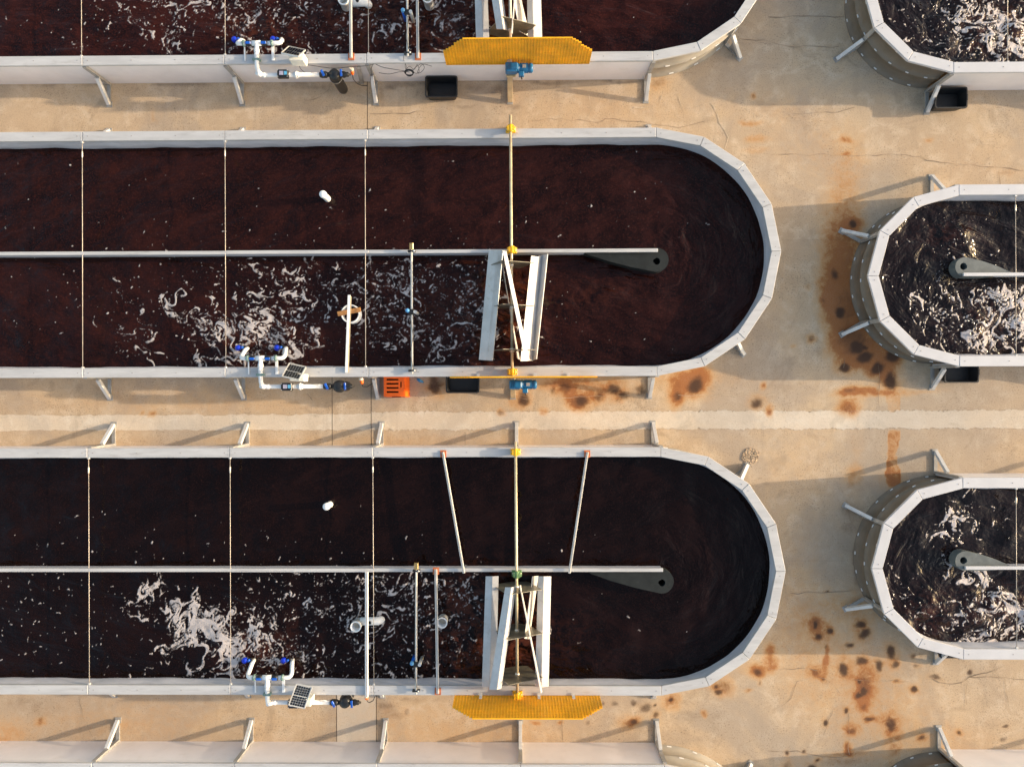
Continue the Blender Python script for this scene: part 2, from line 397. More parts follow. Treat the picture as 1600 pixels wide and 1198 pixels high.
def ground_mat(name, base, warm, pale, speck):
    m, nt, b = new_mat(name)
    geo = N(nt, 'ShaderNodeNewGeometry')
    pos = geo.outputs['Position']
    at = N(nt, 'ShaderNodeAttribute', attribute_name='paint')
    sep = N(nt, 'ShaderNodeSeparateColor')
    nt.links.new(at.outputs['Color'], sep.inputs[0])
    big = noise(nt, pos, 0.45, 5, 0.6)
    mid = noise(nt, pos, 2.2, 8, 0.68, 0.4)
    fine = noise(nt, pos, 70, 2, 0.7)
    grit = noise(nt, pos, 30, 2.5, 0.75)
    c = mix_rgb(nt, ramp(nt, big.outputs[0], 0.36, 0.62), base, warm)
    c = mix_rgb(nt, math_n(nt, 'MULTIPLY', ramp(nt, mid.outputs[0], 0.46, 0.68), 0.8), c, pale)
    # broom marks and worn streaks along and across the lanes
    mp = N(nt, 'ShaderNodeMapping')
    mp.inputs['Scale'].default_value = (0.5, 7.0, 1)
    nt.links.new(pos, mp.inputs[0])
    st = noise(nt, mp.outputs[0], 1.3, 5, 0.65)
    c = mix_rgb(nt, math_n(nt, 'MULTIPLY', ramp(nt, st.outputs[0], 0.55, 0.75), 0.28), c, pale)
    mp2 = N(nt, 'ShaderNodeMapping')
    mp2.inputs['Scale'].default_value = (5.0, 0.7, 1)
    nt.links.new(pos, mp2.inputs[0])
    st2 = noise(nt, mp2.outputs[0], 0.8, 5, 0.65)
    dk = tuple(x * 0.72 for x in base)
    c = mix_rgb(nt, math_n(nt, 'MULTIPLY', ramp(nt, st2.outputs[0], 0.54, 0.74), 0.35), c, dk)
    blot = noise(nt, pos, 1.1, 9, 0.75, 0.8)
    c = mix_rgb(nt, math_n(nt, 'MULTIPLY', ramp(nt, blot.outputs[0], 0.55, 0.72), 0.30), c, tuple(x * 0.6 for x in base))
    worn = noise(nt, pos, 0.32, 6, 0.62, 0.7)
    grey = tuple(0.80 * (x * 0.55 + 0.45 * sum(base) / 3) for x in base)
    c = mix_rgb(nt, math_n(nt, 'MULTIPLY', ramp(nt, worn.outputs[0], 0.46, 0.62), 0.55), c, grey)
    damp = noise(nt, pos, 0.9, 8, 0.7, 1.2)
    c = mix_rgb(nt, math_n(nt, 'MULTIPLY', ramp(nt, damp.outputs[0], 0.56, 0.66), 0.30), c, tuple(x * 0.55 for x in base))
    # sand-coloured specks of the aggregate
    f = math_n(nt, 'MULTIPLY', ramp(nt, grit.outputs[0], 0.54, 0.70), math_n(nt, 'MULTIPLY', math_n(nt, 'MULTIPLY_ADD', ramp(nt, blot.outputs[0], 0.40, 0.65), 0.75, 0.25), speck))
    c = mix_rgb(nt, f, c, tuple(x * 0.32 for x in base))
    f2 = math_n(nt, 'MULTIPLY', ramp(nt, fine.outputs[0], 0.52, 0.68), speck * 0.55)
    c = mix_rgb(nt, f2, c, tuple(x * 0.55 for x in base))
    # rust wash and burnt spots, broken up by noise
    rn = noise(nt, pos, 5.5, 8, 0.72, 0.5)
    rf = math_n(nt, 'MULTIPLY', sep.outputs[0], math_n(nt, 'MULTIPLY_ADD', rn.outputs[0], 2.0, -0.05))
    rfc = math_n(nt, 'MULTIPLY', ramp(nt, rf, 0.03, 1.05), math_n(nt, 'MULTIPLY_ADD', grit.outputs[0], -0.5, 1.08))
    rcol = mix_rgb(nt, ramp(nt, rf, 0.30, 1.15), (0.60, 0.285, 0.06), (0.32, 0.095, 0.014))
    c = mix_rgb(nt, rfc, c, rcol)
    df = math_n(nt, 'ADD', sep.outputs[1], math_n(nt, 'MULTIPLY_ADD', rn.outputs[0], 0.7, -0.35))
    dfm = math_n(nt, 'MULTIPLY', ramp(nt, df, 0.05, 0.84), math_n(nt, 'MINIMUM', math_n(nt, 'MULTIPLY', sep.outputs[1], 5.0), 0.92))
    c = mix_rgb(nt, dfm, c, (0.062, 0.037, 0.027))
    nt.links.new(c, b.inputs['Base Color'])
    b.inputs['Roughness'].default_value = 0.9
    b.inputs['Specular IOR Level'].default_value = 0.2
    bp = N(nt, 'ShaderNodeBump')
    bp.inputs['Strength'].default_value = 0.35
    bp.inputs['Distance'].default_value = 0.012
    h = math_n(nt, 'ADD', grit.outputs[0], math_n(nt, 'MULTIPLY', mid.outputs[0], 0.8))
    nt.links.new(h, bp.inputs['Height'])
    nt.links.new(bp.outputs[0], b.inputs['Normal'])
    return m
M['ground'] = ground_mat('concrete', (0.48, 0.36, 0.245), (0.55, 0.41, 0.27), (0.62, 0.495, 0.36), 1.0)
M['strip'] = ground_mat('pale_concrete', (0.60, 0.495, 0.375), (0.65, 0.55, 0.43), (0.70, 0.62, 0.51), 0.45)
M['joint'] = mat('ground_soil', (0.13, 0.09, 0.06), 0.95, var=0.3, scale=2)

def slab(name, x0, x1, y0, y1, z, m, parent, step=None, edge=0.0):
    step = step or (0.036 if x1 > 5 else 0.09)
    nx = max(2, int((x1 - x0) / step) + 1)
    ny = max(2, int((y1 - y0) / step) + 1)
    X, Y = np.meshgrid(np.linspace(x0, x1, nx), np.linspace(y0, y1, ny))
    if edge:                                     # ragged long edges of the patched strip
        t = np.arange(nx)
        for row in (0, -1):
            e = RNG.normal(0, 1, nx + 8)
            e = np.convolve(e, np.ones(5) / 5, 'same')[4:-4] + 0.5 * RNG.normal(0, 1, nx)
            Y[row] += edge * e
    V = np.stack([X.ravel(), Y.ravel(), np.full(X.size, z)], 1)
    i = np.arange(nx * ny).reshape(ny, nx)
    F = np.stack([i[:-1, :-1].ravel(), i[:-1, 1:].ravel(), i[1:, 1:].ravel(), i[1:, :-1].ravel()], 1)
    me = grid_mesh(name, V, F)
    r, d = paint_at(V[:, 0], V[:, 1])
    ca = me.color_attributes.new('paint', 'FLOAT_COLOR', 'POINT')
    buf = np.zeros((len(V), 4), np.float32)
    buf[:, 0], buf[:, 1], buf[:, 3] = r, d, 1
    ca.data.foreach_set('color', buf.ravel())
    me.materials.append(m)
    o = bpy.data.objects.new(name, me)
    COL.objects.link(o)
    o.parent = parent
    return o
def grid_mesh(name, V, F):
    me = bpy.data.meshes.new(name)
    me.vertices.add(len(V))
    me.vertices.foreach_set('co', np.asarray(V, np.float32).ravel())
    me.loops.add(F.size)
    me.loops.foreach_set('vertex_index', np.asarray(F, np.int32).ravel())
    me.polygons.add(len(F))
    me.polygons.foreach_set('loop_start', np.arange(0, F.size, 4, dtype=np.int32))
    me.polygons.foreach_set('loop_total', np.full(len(F), 4, np.int32))
    me.update(calc_edges=True)
    return me

gb = MB().add([(-90, -90, -0.03), (90, -90, -0.03), (90, 90, -0.03), (-90, 90, -0.03)], [(0, 1, 2, 3)])
ground = gb.build('ground', M['joint'], recalc=False)
tag(ground, kind='structure')
ya, yb = P(700, 643).y, P(700, 671).y
xj, xk, xj2, xj3 = P(580, 640).x, P(519, 640).x, P(574, 165).x, P(588, 1120).x
xk3 = P(526, 1120).x
g = 0.007
X0, X1, Y0, Y1 = -14.0, 14.0, -10.5, 10.5
slab('concrete_slab', X0, xk - g, ya - 0.12, 3.2, 0.0, M['ground'], ground)
slab('concrete_slab', xk + g, xj - g, ya - 0.12, 3.2, 0.001, M['ground'], ground)
slab('concrete_slab', xj + g, X1, ya - 0.12, 3.2, 0.0, M['ground'], ground)
slab('concrete_slab', X0, xj2 - g, 3.2 + 0.002, Y1, 0.0, M['ground'], ground)
slab('concrete_slab', xj2 + g, X1, 3.2 + 0.002, Y1, 0.0, M['ground'], ground)
slab('concrete_strip', X0, xk - g, yb, ya - 0.06, 0.006, M['strip'], ground, edge=0.022)
slab('concrete_strip', xk + g, xj - g, yb, ya - 0.04, 0.007, M['strip'], ground, edge=0.022)
slab('concrete_strip', xj + g, X1, yb, ya - 0.0, 0.006, M['strip'], ground, edge=0.022)
ym = -4.0
slab('concrete_slab', X0, xk - g, ym, yb + 0.08, 0.0, M['ground'], ground)
slab('concrete_slab', xk + g, xj - g, ym, yb + 0.08, 0.001, M['ground'], ground)
slab('concrete_slab', xj + g, X1, ym, yb + 0.08, 0.0, M['ground'], ground)
slab('concrete_slab', X0, xk3 - g, Y0, ym - 0.002, 0.0, M['ground'], ground)
slab('concrete_slab', xk3 + g, xj3 - g, Y0, ym - 0.002, 0.001, M['strip'], ground)
slab('concrete_slab', xj3 + g, X1, Y0, ym - 0.002, 0.0, M['ground'], ground)

def crack(pts, w=0.018, pale=False, n=5, amp=0.03, label=None):
    full = []
    for a, b in zip(pts[:-1], pts[1:]):
        A, B = P(*a), P(*b)
        k = max(2, int((B - A).length / 0.16))
        w_ = wobble(A, B, k, amp)
        full += w_ if not full else w_[1:]
    o = ribbon(full, w, 0.008).build('crack', M['crack_pale' if pale else 'crack'], ground, recalc=False)
    return o
crack([(1200, 27), (1240, 25), (1290, 26), (1322, 26)], 0.014)
crack([(1200, 65), (1232, 73), (1310, 73)], 0.014)
crack([(1240, 178), (1305, 177), (1335, 168)], 0.012)
crack([(1205, 242), (1415, 242), (1460, 252), (1530, 260), (1600, 267)], 0.014)
crack([(1560, 267), (1564, 300)], 0.01)
crack([(1155, 61), (1195, 63)], 0.012)
crack([(1060, 150), (1069, 176), (1110, 160), (1118, 172)], 0.022, True)
crack([(920, 148), (924, 170), (911, 196)], 0.02, True)
crack([(1118, 172), (1124, 192), (1138, 215), (1132, 235)], 0.018, True)
crack([(990, 168), (1030, 168), (1034, 150)], 0.022, True)
crack([(830, 188), (880, 186), (935, 192), (945, 186), (1000, 190), (1060, 200), (1100, 190)], 0.012)
crack([(578, 178), (640, 178), (662, 174)], 0.012)
crack([(485, 165), (480, 195)], 0.012)
crack([(514, 168), (513, 200)], 0.010, True)
crack([(475, 158), (500, 152), (515, 140)], 0.010)
crack([(1200, 1044), (1265, 1044), (1277, 1047)], 0.012)
crack([(1208, 1108), (1236, 1090), (1245, 1064), (1275, 1055), (1290, 1060), (1312, 1082)], 0.010)
crack([(1286, 1148), (1300, 1115), (1305, 1104)], 0.010)
crack([(1200, 1172), (1246, 1172), (1280, 1180), (1325, 1180)], 0.013)
crack([(1325, 1110), (1327, 1178)], 0.012)
crack([(1335, 1061), (1420, 1064)], 0.010)
crack([(1455, 1059), (1478, 1067), (1500, 1066), (1514, 1057), (1560, 1058), (1600, 1061)], 0.016)
crack([(1514, 1057), (1545, 1050), (1568, 1040)], 0.014)
crack([(1511, 1066), (1510, 1100)], 0.010)
crack([(1235, 926), (1330, 922)], 0.012)
crack([(1555, 1125), (1576, 1100), (1570, 1060)], 0.010)
crack([(1372, 614), (1374, 640)], 0.010)
crack([(1372, 570), (1373, 612)], 0.010)
crack([(1320, 560), (1318, 575)], 0.010)
crack([(600, 625), (680, 626), (800, 624), (1020, 617)], 0.007, True)
crack([(1060, 617), (1228, 617)], 0.010, True)
crack([(480, 615), (488, 625)], 0.02)
crack([(125, 1085), (130, 1120), (145, 1150)], 0.010)
crack([(727, 675), (727, 697)], 0.008)
crack([(880, 1115), (879, 1158)], 0.010)
crack([(682, 630), (684, 643)], 0.010)

# oval patch of pebbles at the foot of a strut
def gravel_patch():
    mb = MB()
    c = P(1173, 712)
    for i in range(420):
        a, r = random.uniform(0, 6.283), math.sqrt(random.random())
        x = c.x + math.cos(a) * r * 0.19 + 0.02 * math.sin(3 * a)
        y = c.y + math.sin(a) * r * 0.17
        s = random.uniform(0.007, 0.016)
        mb.box((x, y, 0.004 + s * 0.4), (s * 2, s * 1.6, s * 1.2), (random.uniform(-.4, .4), random.uniform(-.4, .4), random.uniform(0, 3)))
    o = mb.build('gravel', M['gravel'])
    tag(o, 'small oval patch of tan pebbles on the concrete by a strut', 'gravel', kind='stuff')
gravel_patch()

# ------------------------------------------------------------------ raceway tanks
H = 1.0                      # rim top
RT = 0.065                   # rim thickness
PXR = FPX / (HC - H)         # px per metre on the rim

def water_mat(name, dark, red, bump, scale, sheen=0.55, calm=0.7, fine_w=0.10, rgh=0.09, foam_col=(0.46, 0.42, 0.41), streak=(0.75, 1.2, 1)):
    m, nt, b = new_mat(name)
    geo = N(nt, 'ShaderNodeNewGeometry')
    pos = geo.outputs['Position']
    at = N(nt, 'ShaderNodeAttribute', attribute_name='paint')
    sep = N(nt, 'ShaderNodeSeparateColor')
    nt.links.new(at.outputs['Color'], sep.inputs[0])
    D = sep.outputs[0]
    uvw = N(nt, 'ShaderNodeAttribute', attribute_name='flow')      # coordinates that follow the current
    fl = uvw.outputs['Vector']
    n1 = noise(nt, fl, 0.9, 7, 0.68, 0.6)
    n2 = noise(nt, pos, 5.0, 7, 0.72, 0.8)
    f = math_n(nt, 'ADD', math_n(nt, 'MULTIPLY', n1.outputs[0], 0.65), math_n(nt, 'MULTIPLY', n2.outputs[0], 0.35))
    c = mix_rgb(nt, ramp(nt, f, 0.40, 0.64), dark, red)
    n3 = noise(nt, pos, 30, 4, 0.7)
    c = mix_rgb(nt, math_n(nt, 'MULTIPLY', ramp(nt, n3.outputs[0], 0.48, 0.72), 0.75), c, tuple(x * 2.0 for x in red))
    # churned water is redder
    c = mix_rgb(nt, math_n(nt, 'MULTIPLY', ramp(nt, sep.outputs[2], 0.05, 0.9), ramp(nt, n2.outputs[0], 0.42, 0.62)), c, (0.060, 0.017, 0.009))
    # ---- foam: coverage carried by the mesh (advected strands), broken up by fine bubbles
    lace = noise(nt, pos, 22, 3, 0.7)
    soft = noise(nt, pos, 6, 2, 0.5)
    fm = math_n(nt, 'MULTIPLY', D, math_n(nt, 'MULTIPLY_ADD', lace.outputs[0], 1.3, 0.35))
    foam = ramp(nt, fm, 0.20, 1.10)
    foam = math_n(nt, 'MULTIPLY', foam, math_n(nt, 'MULTIPLY_ADD', soft.outputs[0], 1.3, 0.28))
    foam = math_n(nt, 'MINIMUM', foam, 0.97)
    c = mix_rgb(nt, foam, c, foam_col)
    nt.links.new(c, b.inputs['Base Color'])
    nt.links.new(math_n(nt, 'MULTIPLY_ADD', foam, 0.6, rgh), b.inputs['Roughness'])
    b.inputs['IOR'].default_value = 1.33
    b.inputs['Specular IOR Level'].default_value = 0.5 * sheen
    mp = N(nt, 'ShaderNodeMapping')
    mp.inputs['Scale'].default_value = streak
    nt.links.new(fl, mp.inputs[0])
    b1 = noise(nt, mp.outputs[0], scale, 3, 0.5, 0.6)
    b2 = noise(nt, pos, scale * 3.5, 2, 0.5, 0.3)
    h = math_n(nt, 'ADD', b1.outputs[0], math_n(nt, 'MULTIPLY', b2.outputs[0], fine_w))
    h = math_n(nt, 'MULTIPLY', h, math_n(nt, 'MULTIPLY_ADD', sep.outputs[2], 1.2, calm))
    h = math_n(nt, 'ADD', h, math_n(nt, 'MULTIPLY', foam, 0.12))
    bp = N(nt, 'ShaderNodeBump')
    bp.inputs['Strength'].default_value = 1.0
    bp.inputs['Distance'].default_value = bump
    nt.links.new(h, bp.inputs['Height'])
    nt.links.new(bp.outputs[0], b.inputs['Normal'])
    return m

class FoamField:
    """foam clumps and flecks stirred by a random incompressible flow, so that they stretch into strands"""
    def __init__(self, x0, x1, y0, y1, h=0.010):
        self.x0, self.y0, self.h = x0, y0, h
        self.nx, self.ny = int((x1 - x0) / h) + 2, int((y1 - y0) / h) + 2
        gx, gy = x0 + np.arange(0, self.nx, 2) * h, y0 + np.arange(0, self.ny, 2) * h
        self.fields = []
        for _ in range(3):                       # the stirring changes with time, or strands would close into rings
            u = np.zeros((len(gy), len(gx)))
            v = np.zeros_like(u)
            for k in range(60):
                lam = 0.17 * (11.0 ** RNG.random())
                an = RNG.uniform(0, 6.283)
                kx, ky = 6.283 / lam * math.cos(an), 6.283 / lam * math.sin(an)
                ph = RNG.uniform(0, 6.283)
                amp = lam ** 0.25
                cs = amp * (np.outer(np.cos(ky * gy), np.cos(kx * gx + ph)) - np.outer(np.sin(ky * gy), np.sin(kx * gx + ph)))
                u += cs * ky / math.hypot(kx, ky)
                v -= cs * kx / math.hypot(kx, ky)
            q = math.sqrt((u * u + v * v).mean())
            self.fields.append((u / q, v / q))
        self.u, self.v = self.fields[0]
        self.acc = np.zeros(self.nx * self.ny)
    def vel(self, p):
        i = np.clip((p[:, 0] - self.x0) / (2 * self.h), 0, self.u.shape[1] - 1.001)
        j = np.clip((p[:, 1] - self.y0) / (2 * self.h), 0, self.u.shape[0] - 1.001)
        i0, j0 = i.astype(int), j.astype(int)
        i1, j1 = np.minimum(i0 + 1, self.u.shape[1] - 1), np.minimum(j0 + 1, self.u.shape[0] - 1)
        fi, fj = i - i0, j - j0
        out = []
        for A in (self.u, self.v):
            out.append((A[j0, i0] * (1 - fi) + A[j0, i1] * fi) * (1 - fj) + (A[j1, i0] * (1 - fi) + A[j1, i1] * fi) * fj)
        return np.stack(out, 1)
    def add(self, blobs, per_m2, rmin, rmax, power, age0, age1, weight=1.0, ymax=1e9):
        rho = 20000.0
        pts, ages = [], []
        for bl in blobs:
            px, py, rx, ry, amp = bl[:5]
            an = rad(bl[5]) if len(bl) > 5 else 0.0
            rx, ry = rx / 72.0, ry / 72.0
            n = int(RNG.poisson(math.pi * rx * ry * amp * per_m2))
            c = P(px, py, 0.65)
            for _ in range(n):
                g0, g1 = RNG.normal(0, 0.72, 2)
                x = c.x + g0 * rx * math.cos(an) - g1 * ry * math.sin(an)
                y = c.y + g0 * rx * math.sin(an) + g1 * ry * math.cos(an)
                r = rmin + (rmax - rmin) * RNG.random() ** power
                m = max(2, int(rho * math.pi * r * r))
                t, q = RNG.uniform(0, 6.283, m), np.sqrt(RNG.random(m)) * r
                pts.append(np.stack([x + q * np.cos(t), y + q * np.sin(t)], 1))
                ages.append(np.full(m, RNG.uniform(age0, age1)))
        if not pts:
            return
        p, ag = np.concatenate(pts), np.concatenate(ages)
        steps = 24
        dt = (ag / steps)[:, None]
        for q in range(steps):
            self.u, self.v = self.fields[q * 3 // steps]
            v = self.vel(p)
            p = p + self.vel(p + v * dt * 0.5) * dt
        i = ((p[:, 0] - self.x0) / self.h + 0.5).astype(int)
        j = ((p[:, 1] - self.y0) / self.h + 0.5).astype(int)
        ok = (p[:, 1] < ymax) & (i >= 0) & (i < self.nx) & (j >= 0) & (j < self.ny)
        self.acc += np.bincount(j[ok] * self.nx + i[ok], minlength=self.nx * self.ny) * weight / (rho * self.h ** 2)
    def sample(self, X, Y):
        A = self.acc.reshape(self.ny, self.nx)
        for ax in (0, 1):
            A = 0.5 * A + 0.25 * (np.roll(A, 1, ax) + np.roll(A, -1, ax))
        A = np.clip(A, 0, 1.3)
        i = np.clip((X - self.x0) / self.h, 0, self.nx - 1.001)
        j = np.clip((Y - self.y0) / self.h, 0, self.ny - 1.001)
        inside = (X > self.x0) & (X < self.x0 + self.h * (self.nx - 1)) & (Y > self.y0) & (Y < self.y0 + self.h * (self.ny - 1))
        i0, j0 = i.astype(int), j.astype(int)
        i1, j1 = np.minimum(i0 + 1, self.nx - 1), np.minimum(j0 + 1, self.ny - 1)
        fi, fj = i - i0, j - j0
        return inside * ((A[j0, i0] * (1 - fi) + A[j0, i1] * fi) * (1 - fj) + (A[j1, i0] * (1 - fi) + A[j1, i1] * fi) * fj)

def gauss_sum(X, Y, blobs):
    out = np.zeros_like(X)
    for bl in blobs:
        px, py, rx, ry, amp = bl[:5]
        ang = rad(bl[5]) if len(bl) > 5 else 0.0
        p = P(px, py, 0.65)
        dx, dy = X - p.x, Y - p.y
        ca, sa = math.cos(ang), math.sin(ang)
        u = (dx * ca + dy * sa) / (rx / 72.0)
        v = (-dx * sa + dy * ca) / (ry / 72.0)
        out += amp * np.exp(-(u * u + v * v))
    return out

class Tank:
    def __init__(self, name_label, cx, yc, R, nseg, side, xfar, joints, zw, rim, w):
        self.cx, self.yc, self.R, self.nseg, self.side, self.zw, self.w = cx, yc, R, nseg, side, zw, w
        self.a = math.pi / nseg
        self.rim = rim
        self.xfar = xfar                         # local distance back from the round end's centre
        self.joints = joints                     # local x (negative) of the section joints
        self.Rin = R * math.cos(self.a / 2) - w  # inner apothem
        self.root = thing('raceway_tank', name_label, 'tank', (cx - side * 3.0, yc, 0), 'oval raceway tanks')
    def W(self, lx, ly, z):
        return Vector((self.cx + self.side * lx, self.yc + ly, z))
    def poly(self, r, k):
        t = math.pi / 2 - self.a * k
        return r * math.cos(t), r * math.sin(t)
    def build_rim(self):
        W, w, R = self.W, self.w, self.R
        ri = R - w / math.cos(self.a / 2)
        js = [0.0] + self.joints
        hs = R * 1.0
        screws = MB()
        for s in (1, -1):
            for j0, j1 in zip(js[:-1], js[1:]):
                yo, yi = s * hs, s * (hs - w)
                dz = random.uniform(-0.003, 0.003)
                mb = MB()
                g_ = 0.004
                pts = [(j0 - g_, yo), (j1 + g_, yo), (j1 + g_, yi), (j0 - g_, yi)]
                mb.hexa([W(x, y, H - RT) for x, y in pts], [W(x, y, H + dz) for x, y in pts])
                mb.build('rim_section', self.rim, self.root, bevel=0.006)
                k = 4
                for q in range(k):
                    x = j0 + (j1 - j0) * (q + 0.12) / (k - 0.76)
                    c = W(x, s * (hs - w * 0.5), H)
                    screws.lathe(c, [(0.0, 0.006), (0.008, 0.006), (0.010, 0.0)], 6)
                for dx in (-0.035, 0.035):
                    for fy in (0.3, 0.7):
                        screws.lathe(W(j1 + dx, s * (hs - w * fy), H), [(0.0, 0.005), (0.006, 0.005), (0.007, 0.0)], 6)
        for k in range(self.nseg):
            o0, o1 = self.poly(R, k), self.poly(R, k + 1)
            i0, i1 = self.poly(ri, k), self.poly(ri, k + 1)
            e = 0.004 / math.hypot(o1[0] - o0[0], o1[1] - o0[1])
            L = lambda a, b, t: (a[0] + (b[0] - a[0]) * t, a[1] + (b[1] - a[1]) * t)
            pts = [L(o0, o1, e), L(o0, o1, 1 - e), L(i0, i1, 1 - e), L(i0, i1, e)]
            dz = random.uniform(-0.003, 0.003)
            mb = MB().hexa([W(x, y, H - RT) for x, y in pts], [W(x, y, H + dz) for x, y in pts])
            mb.build('rim_section', self.rim, self.root, bevel=0.006)
            for t in (0.1, 0.9):
                a_, b_ = L(o0, o1, t), L(i0, i1, t)
                c = L(a_, b_, 0.5)
                screws.lathe(W(c[0], c[1], H), [(0.0, 0.006), (0.008, 0.006), (0.010, 0.0)], 6)
        tag(screws.build('screw_heads', M['screw'], self.root), kind='stuff')
    def build_walls(self):
        W, R = self.W, self.R
        js = [0.0] + self.joints
        yw = R - 0.035
        for s in (1, -1):
            for j0, j1 in zip(js[:-1], js[1:]):
                pts = [(j0 - 0.012, s * yw), (j1 + 0.012, s * yw), (j1 + 0.012, s * (yw - 0.04)), (j0 - 0.012, s * (yw - 0.04))]
                mb = MB().hexa([W(x, y, 0.0) for x, y in pts], [W(x, y, H - RT - 0.002) for x, y in pts])
                mb.build('wall_panel', M['panel'], self.root)
        rw = R * math.cos(self.a / 2) - 0.045
        n = 40
        prof = [(rw - 0.01, H - RT - 0.003), (rw - 0.01, 0.90), (rw + 0.012, 0.885), (rw + 0.012, 0.865), (rw - 0.012, 0.85), (rw - 0.022, 0.66), (rw - 0.012, 0.50), (rw + 0.022, 0.48), (rw + 0.022, 0.45),
                (rw - 0.008, 0.43), (rw - 0.018, 0.24), (rw - 0.006, 0.06), (rw + 0.028, 0.045), (rw + 0.028, 0.0)]
        mb = MB()
        vs_, fs = [], []
        k = len(prof)
        for i in range(n + 1):
            t = math.pi / 2 - math.pi * i / n
            for r, z in prof:
                vs_.append(W(r * math.cos(t), r * math.sin(t), z))
        for i in range(n):
            for q in range(k - 1):
                fs.append((i * k + q, (i + 1) * k + q, (i + 1) * k + q + 1, i * k + q + 1))
        mb.add(vs_, fs, True)
        mb.build('curved_wall', M['band'] if self.side > 0 else M['band_shaded'], self.root, recalc=False)
        tb = MB()
        for zz, off in ((0.047, 0), (0.482, 0.5), (0.887, 0.2)):
            r = rw + (0.012 if zz > 0.8 else 0.016)
            for q in range(13):
                t = math.pi / 2 - math.pi * (q + 0.5 + off * 0.6) / 13.5
                c = W(r * math.cos(t), r * math.sin(t), zz + 0.004)
                d = W(r * math.cos(t - 0.02), r * math.sin(t - 0.02), zz + 0.004) - c
                d = d.normalized() * (0.10 if R > 2 else 0.07) / 2
                tb.bar(c - d, c + d, 0.02, 0.012)
        tag(tb.build('wall_dashes', M['dash'], self.root), kind='stuff')
    def build_liner(self):
        W, R, w = self.W, self.R, self.w
        ri = R - w / math.cos(self.a / 2)
        rc = self.Rin + 0.03
        self.rc = rc
        top = []
        # path: far end, +y side, round end, -y side (top ring follows the rim polygon, bottom ring is smooth)
        xs = np.linspace(-self.xfar, 0, 150)
        for x in xs:
            top.append(((x, R - w + 0.03), (x, rc), 0))
        n = 64
        for i in range(1, n):
            th = math.pi * i / n
            k = th / self.a
            k0 = int(k)
            p0, p1 = self.poly(ri + 0.03, k0), self.poly(ri + 0.03, min(k0 + 1, self.nseg))
            t = k - k0
            tp = (p0[0] + (p1[0] - p0[0]) * t, p0[1] + (p1[1] - p0[1]) * t)
            an = math.pi / 2 - th
            top.append((tp, (rc * math.cos(an), rc * math.sin(an)), 1))
        for x in xs[::-1]:
            top.append(((x, -(R - w + 0.03)), (x, -rc), 0))
        levels = [H - RT - 0.004, 0.86, 0.78, 0.70, 0.6, 0.5]
        vs_, fs = [], []
        m = len(levels)
        s = 0.0
        ph = random.uniform(0, 6)
        for i, (a_, b_, rnd) in enumerate(top):
            if i:
                s += math.hypot(a_[0] - top[i - 1][0][0], a_[1] - top[i - 1][0][1])
            for q, z in enumerate(levels):
                t = min(1.0, q / 2.0)
                amp = 0.008 * min(1, q / 2.0)
                off = amp * (math.sin(s * 2.1 + ph + q * 0.4) + 0.7 * math.sin(s * 5.3 + 2 * ph - q * 0.7) + 0.4 * math.sin(s * 11 + q))
                x, y = a_[0] + (b_[0] - a_[0]) * t, a_[1] + (b_[1] - a_[1]) * t
                if rnd:
                    l = math.hypot(x, y)
                    x, y = x * (l - 0.01 + off * 0.6) / l, y * (l - 0.01 + off * 0.6) / l
                else:
                    y += (off - 0.01) * (1 if y > 0 else -1)
                vs_.append(W(x, y, z))
        for i in range(len(top) - 1):
            for q in range(m - 1):
                fs.append((i * m + q, (i + 1) * m + q, (i + 1) * m + q + 1, i * m + q + 1))
        MB().add(vs_, fs, True).build('liner', M['liner'], self.root, recalc=False)
    def build_water(self, label, material, foam, flecks, churn, wave=0.010):
        vis = bool(foam)
        step = 0.016 if vis else 0.10
        rc = self.rc + 0.02
        ny = int(2 * rc / step)
        yl = np.linspace(-rc, rc, ny)
        if vis and self.side > 0:        # the foamy lower lane is meshed finer than the calm upper one
            yl = np.concatenate([np.linspace(-rc, 0.05, int(rc / step)), np.linspace(0.05, rc, int(rc / 0.03))[1:]])
            ny = len(yl)
        xv = max(-self.xfar + 0.1, (-12.1 - self.cx) if self.side > 0 else -(12.1 - self.cx))   # edge of the part in view
        xs = np.concatenate([np.linspace(-self.xfar + 0.02, xv, 20)[:-1], np.linspace(xv, 0, int(-xv / step))])
        u = np.linspace(0, 1, int(rc / step) + 1)[1:]
        LX = np.concatenate([np.repeat(xs[None, :], ny, 0), u[None, :] * np.sqrt(np.maximum(rc ** 2 - yl[:, None] ** 2, 0))], 1)
        LY = np.repeat(yl[:, None], LX.shape[1], 1)
        X, Y = self.cx + self.side * LX, self.yc + LY
        Z = np.zeros_like(X)
        D = np.zeros_like(X)
        if vis:
            ff = FoamField(max(X.min(), -12.2), min(X.max(), 12.2), max(Y.min(), -9.2), min(Y.max(), 9.2))
            fk = 1.35 if self.side > 0 else 1.6
            yq = self.yc + 0.05 if self.side > 0 else 1e9          # strands stay in the lower lane
            foam = [(b_[0], b_[1], b_[2], b_[3], b_[4] * fk) + tuple(b_[5:]) for b_ in foam]
            ff.add(foam, 28, 0.015, 0.085, 1.8, 0.4, 1.3, ymax=yq)
            ff.add([b_ for b_ in foam if b_[4] >= 0.9], 17, 0.05, 0.11, 1.2, 0.35, 1.0, ymax=yq)
            ff.add(foam, 300, 0.004, 0.022, 2.0, 0.4, 1.2, ymax=yq)
            ff.add(flecks, 34, 0.004, 0.014, 3.0, 0.01, 0.06, 1.8)
            ff.add(flecks, 14, 0.010, 0.028, 2.0, 0.10, 0.35, 1.2)
            D = ff.sample(X, Y)
        FL = np.zeros_like(X)
        CH = np.clip(gauss_sum(X, Y, churn), 0, 1)
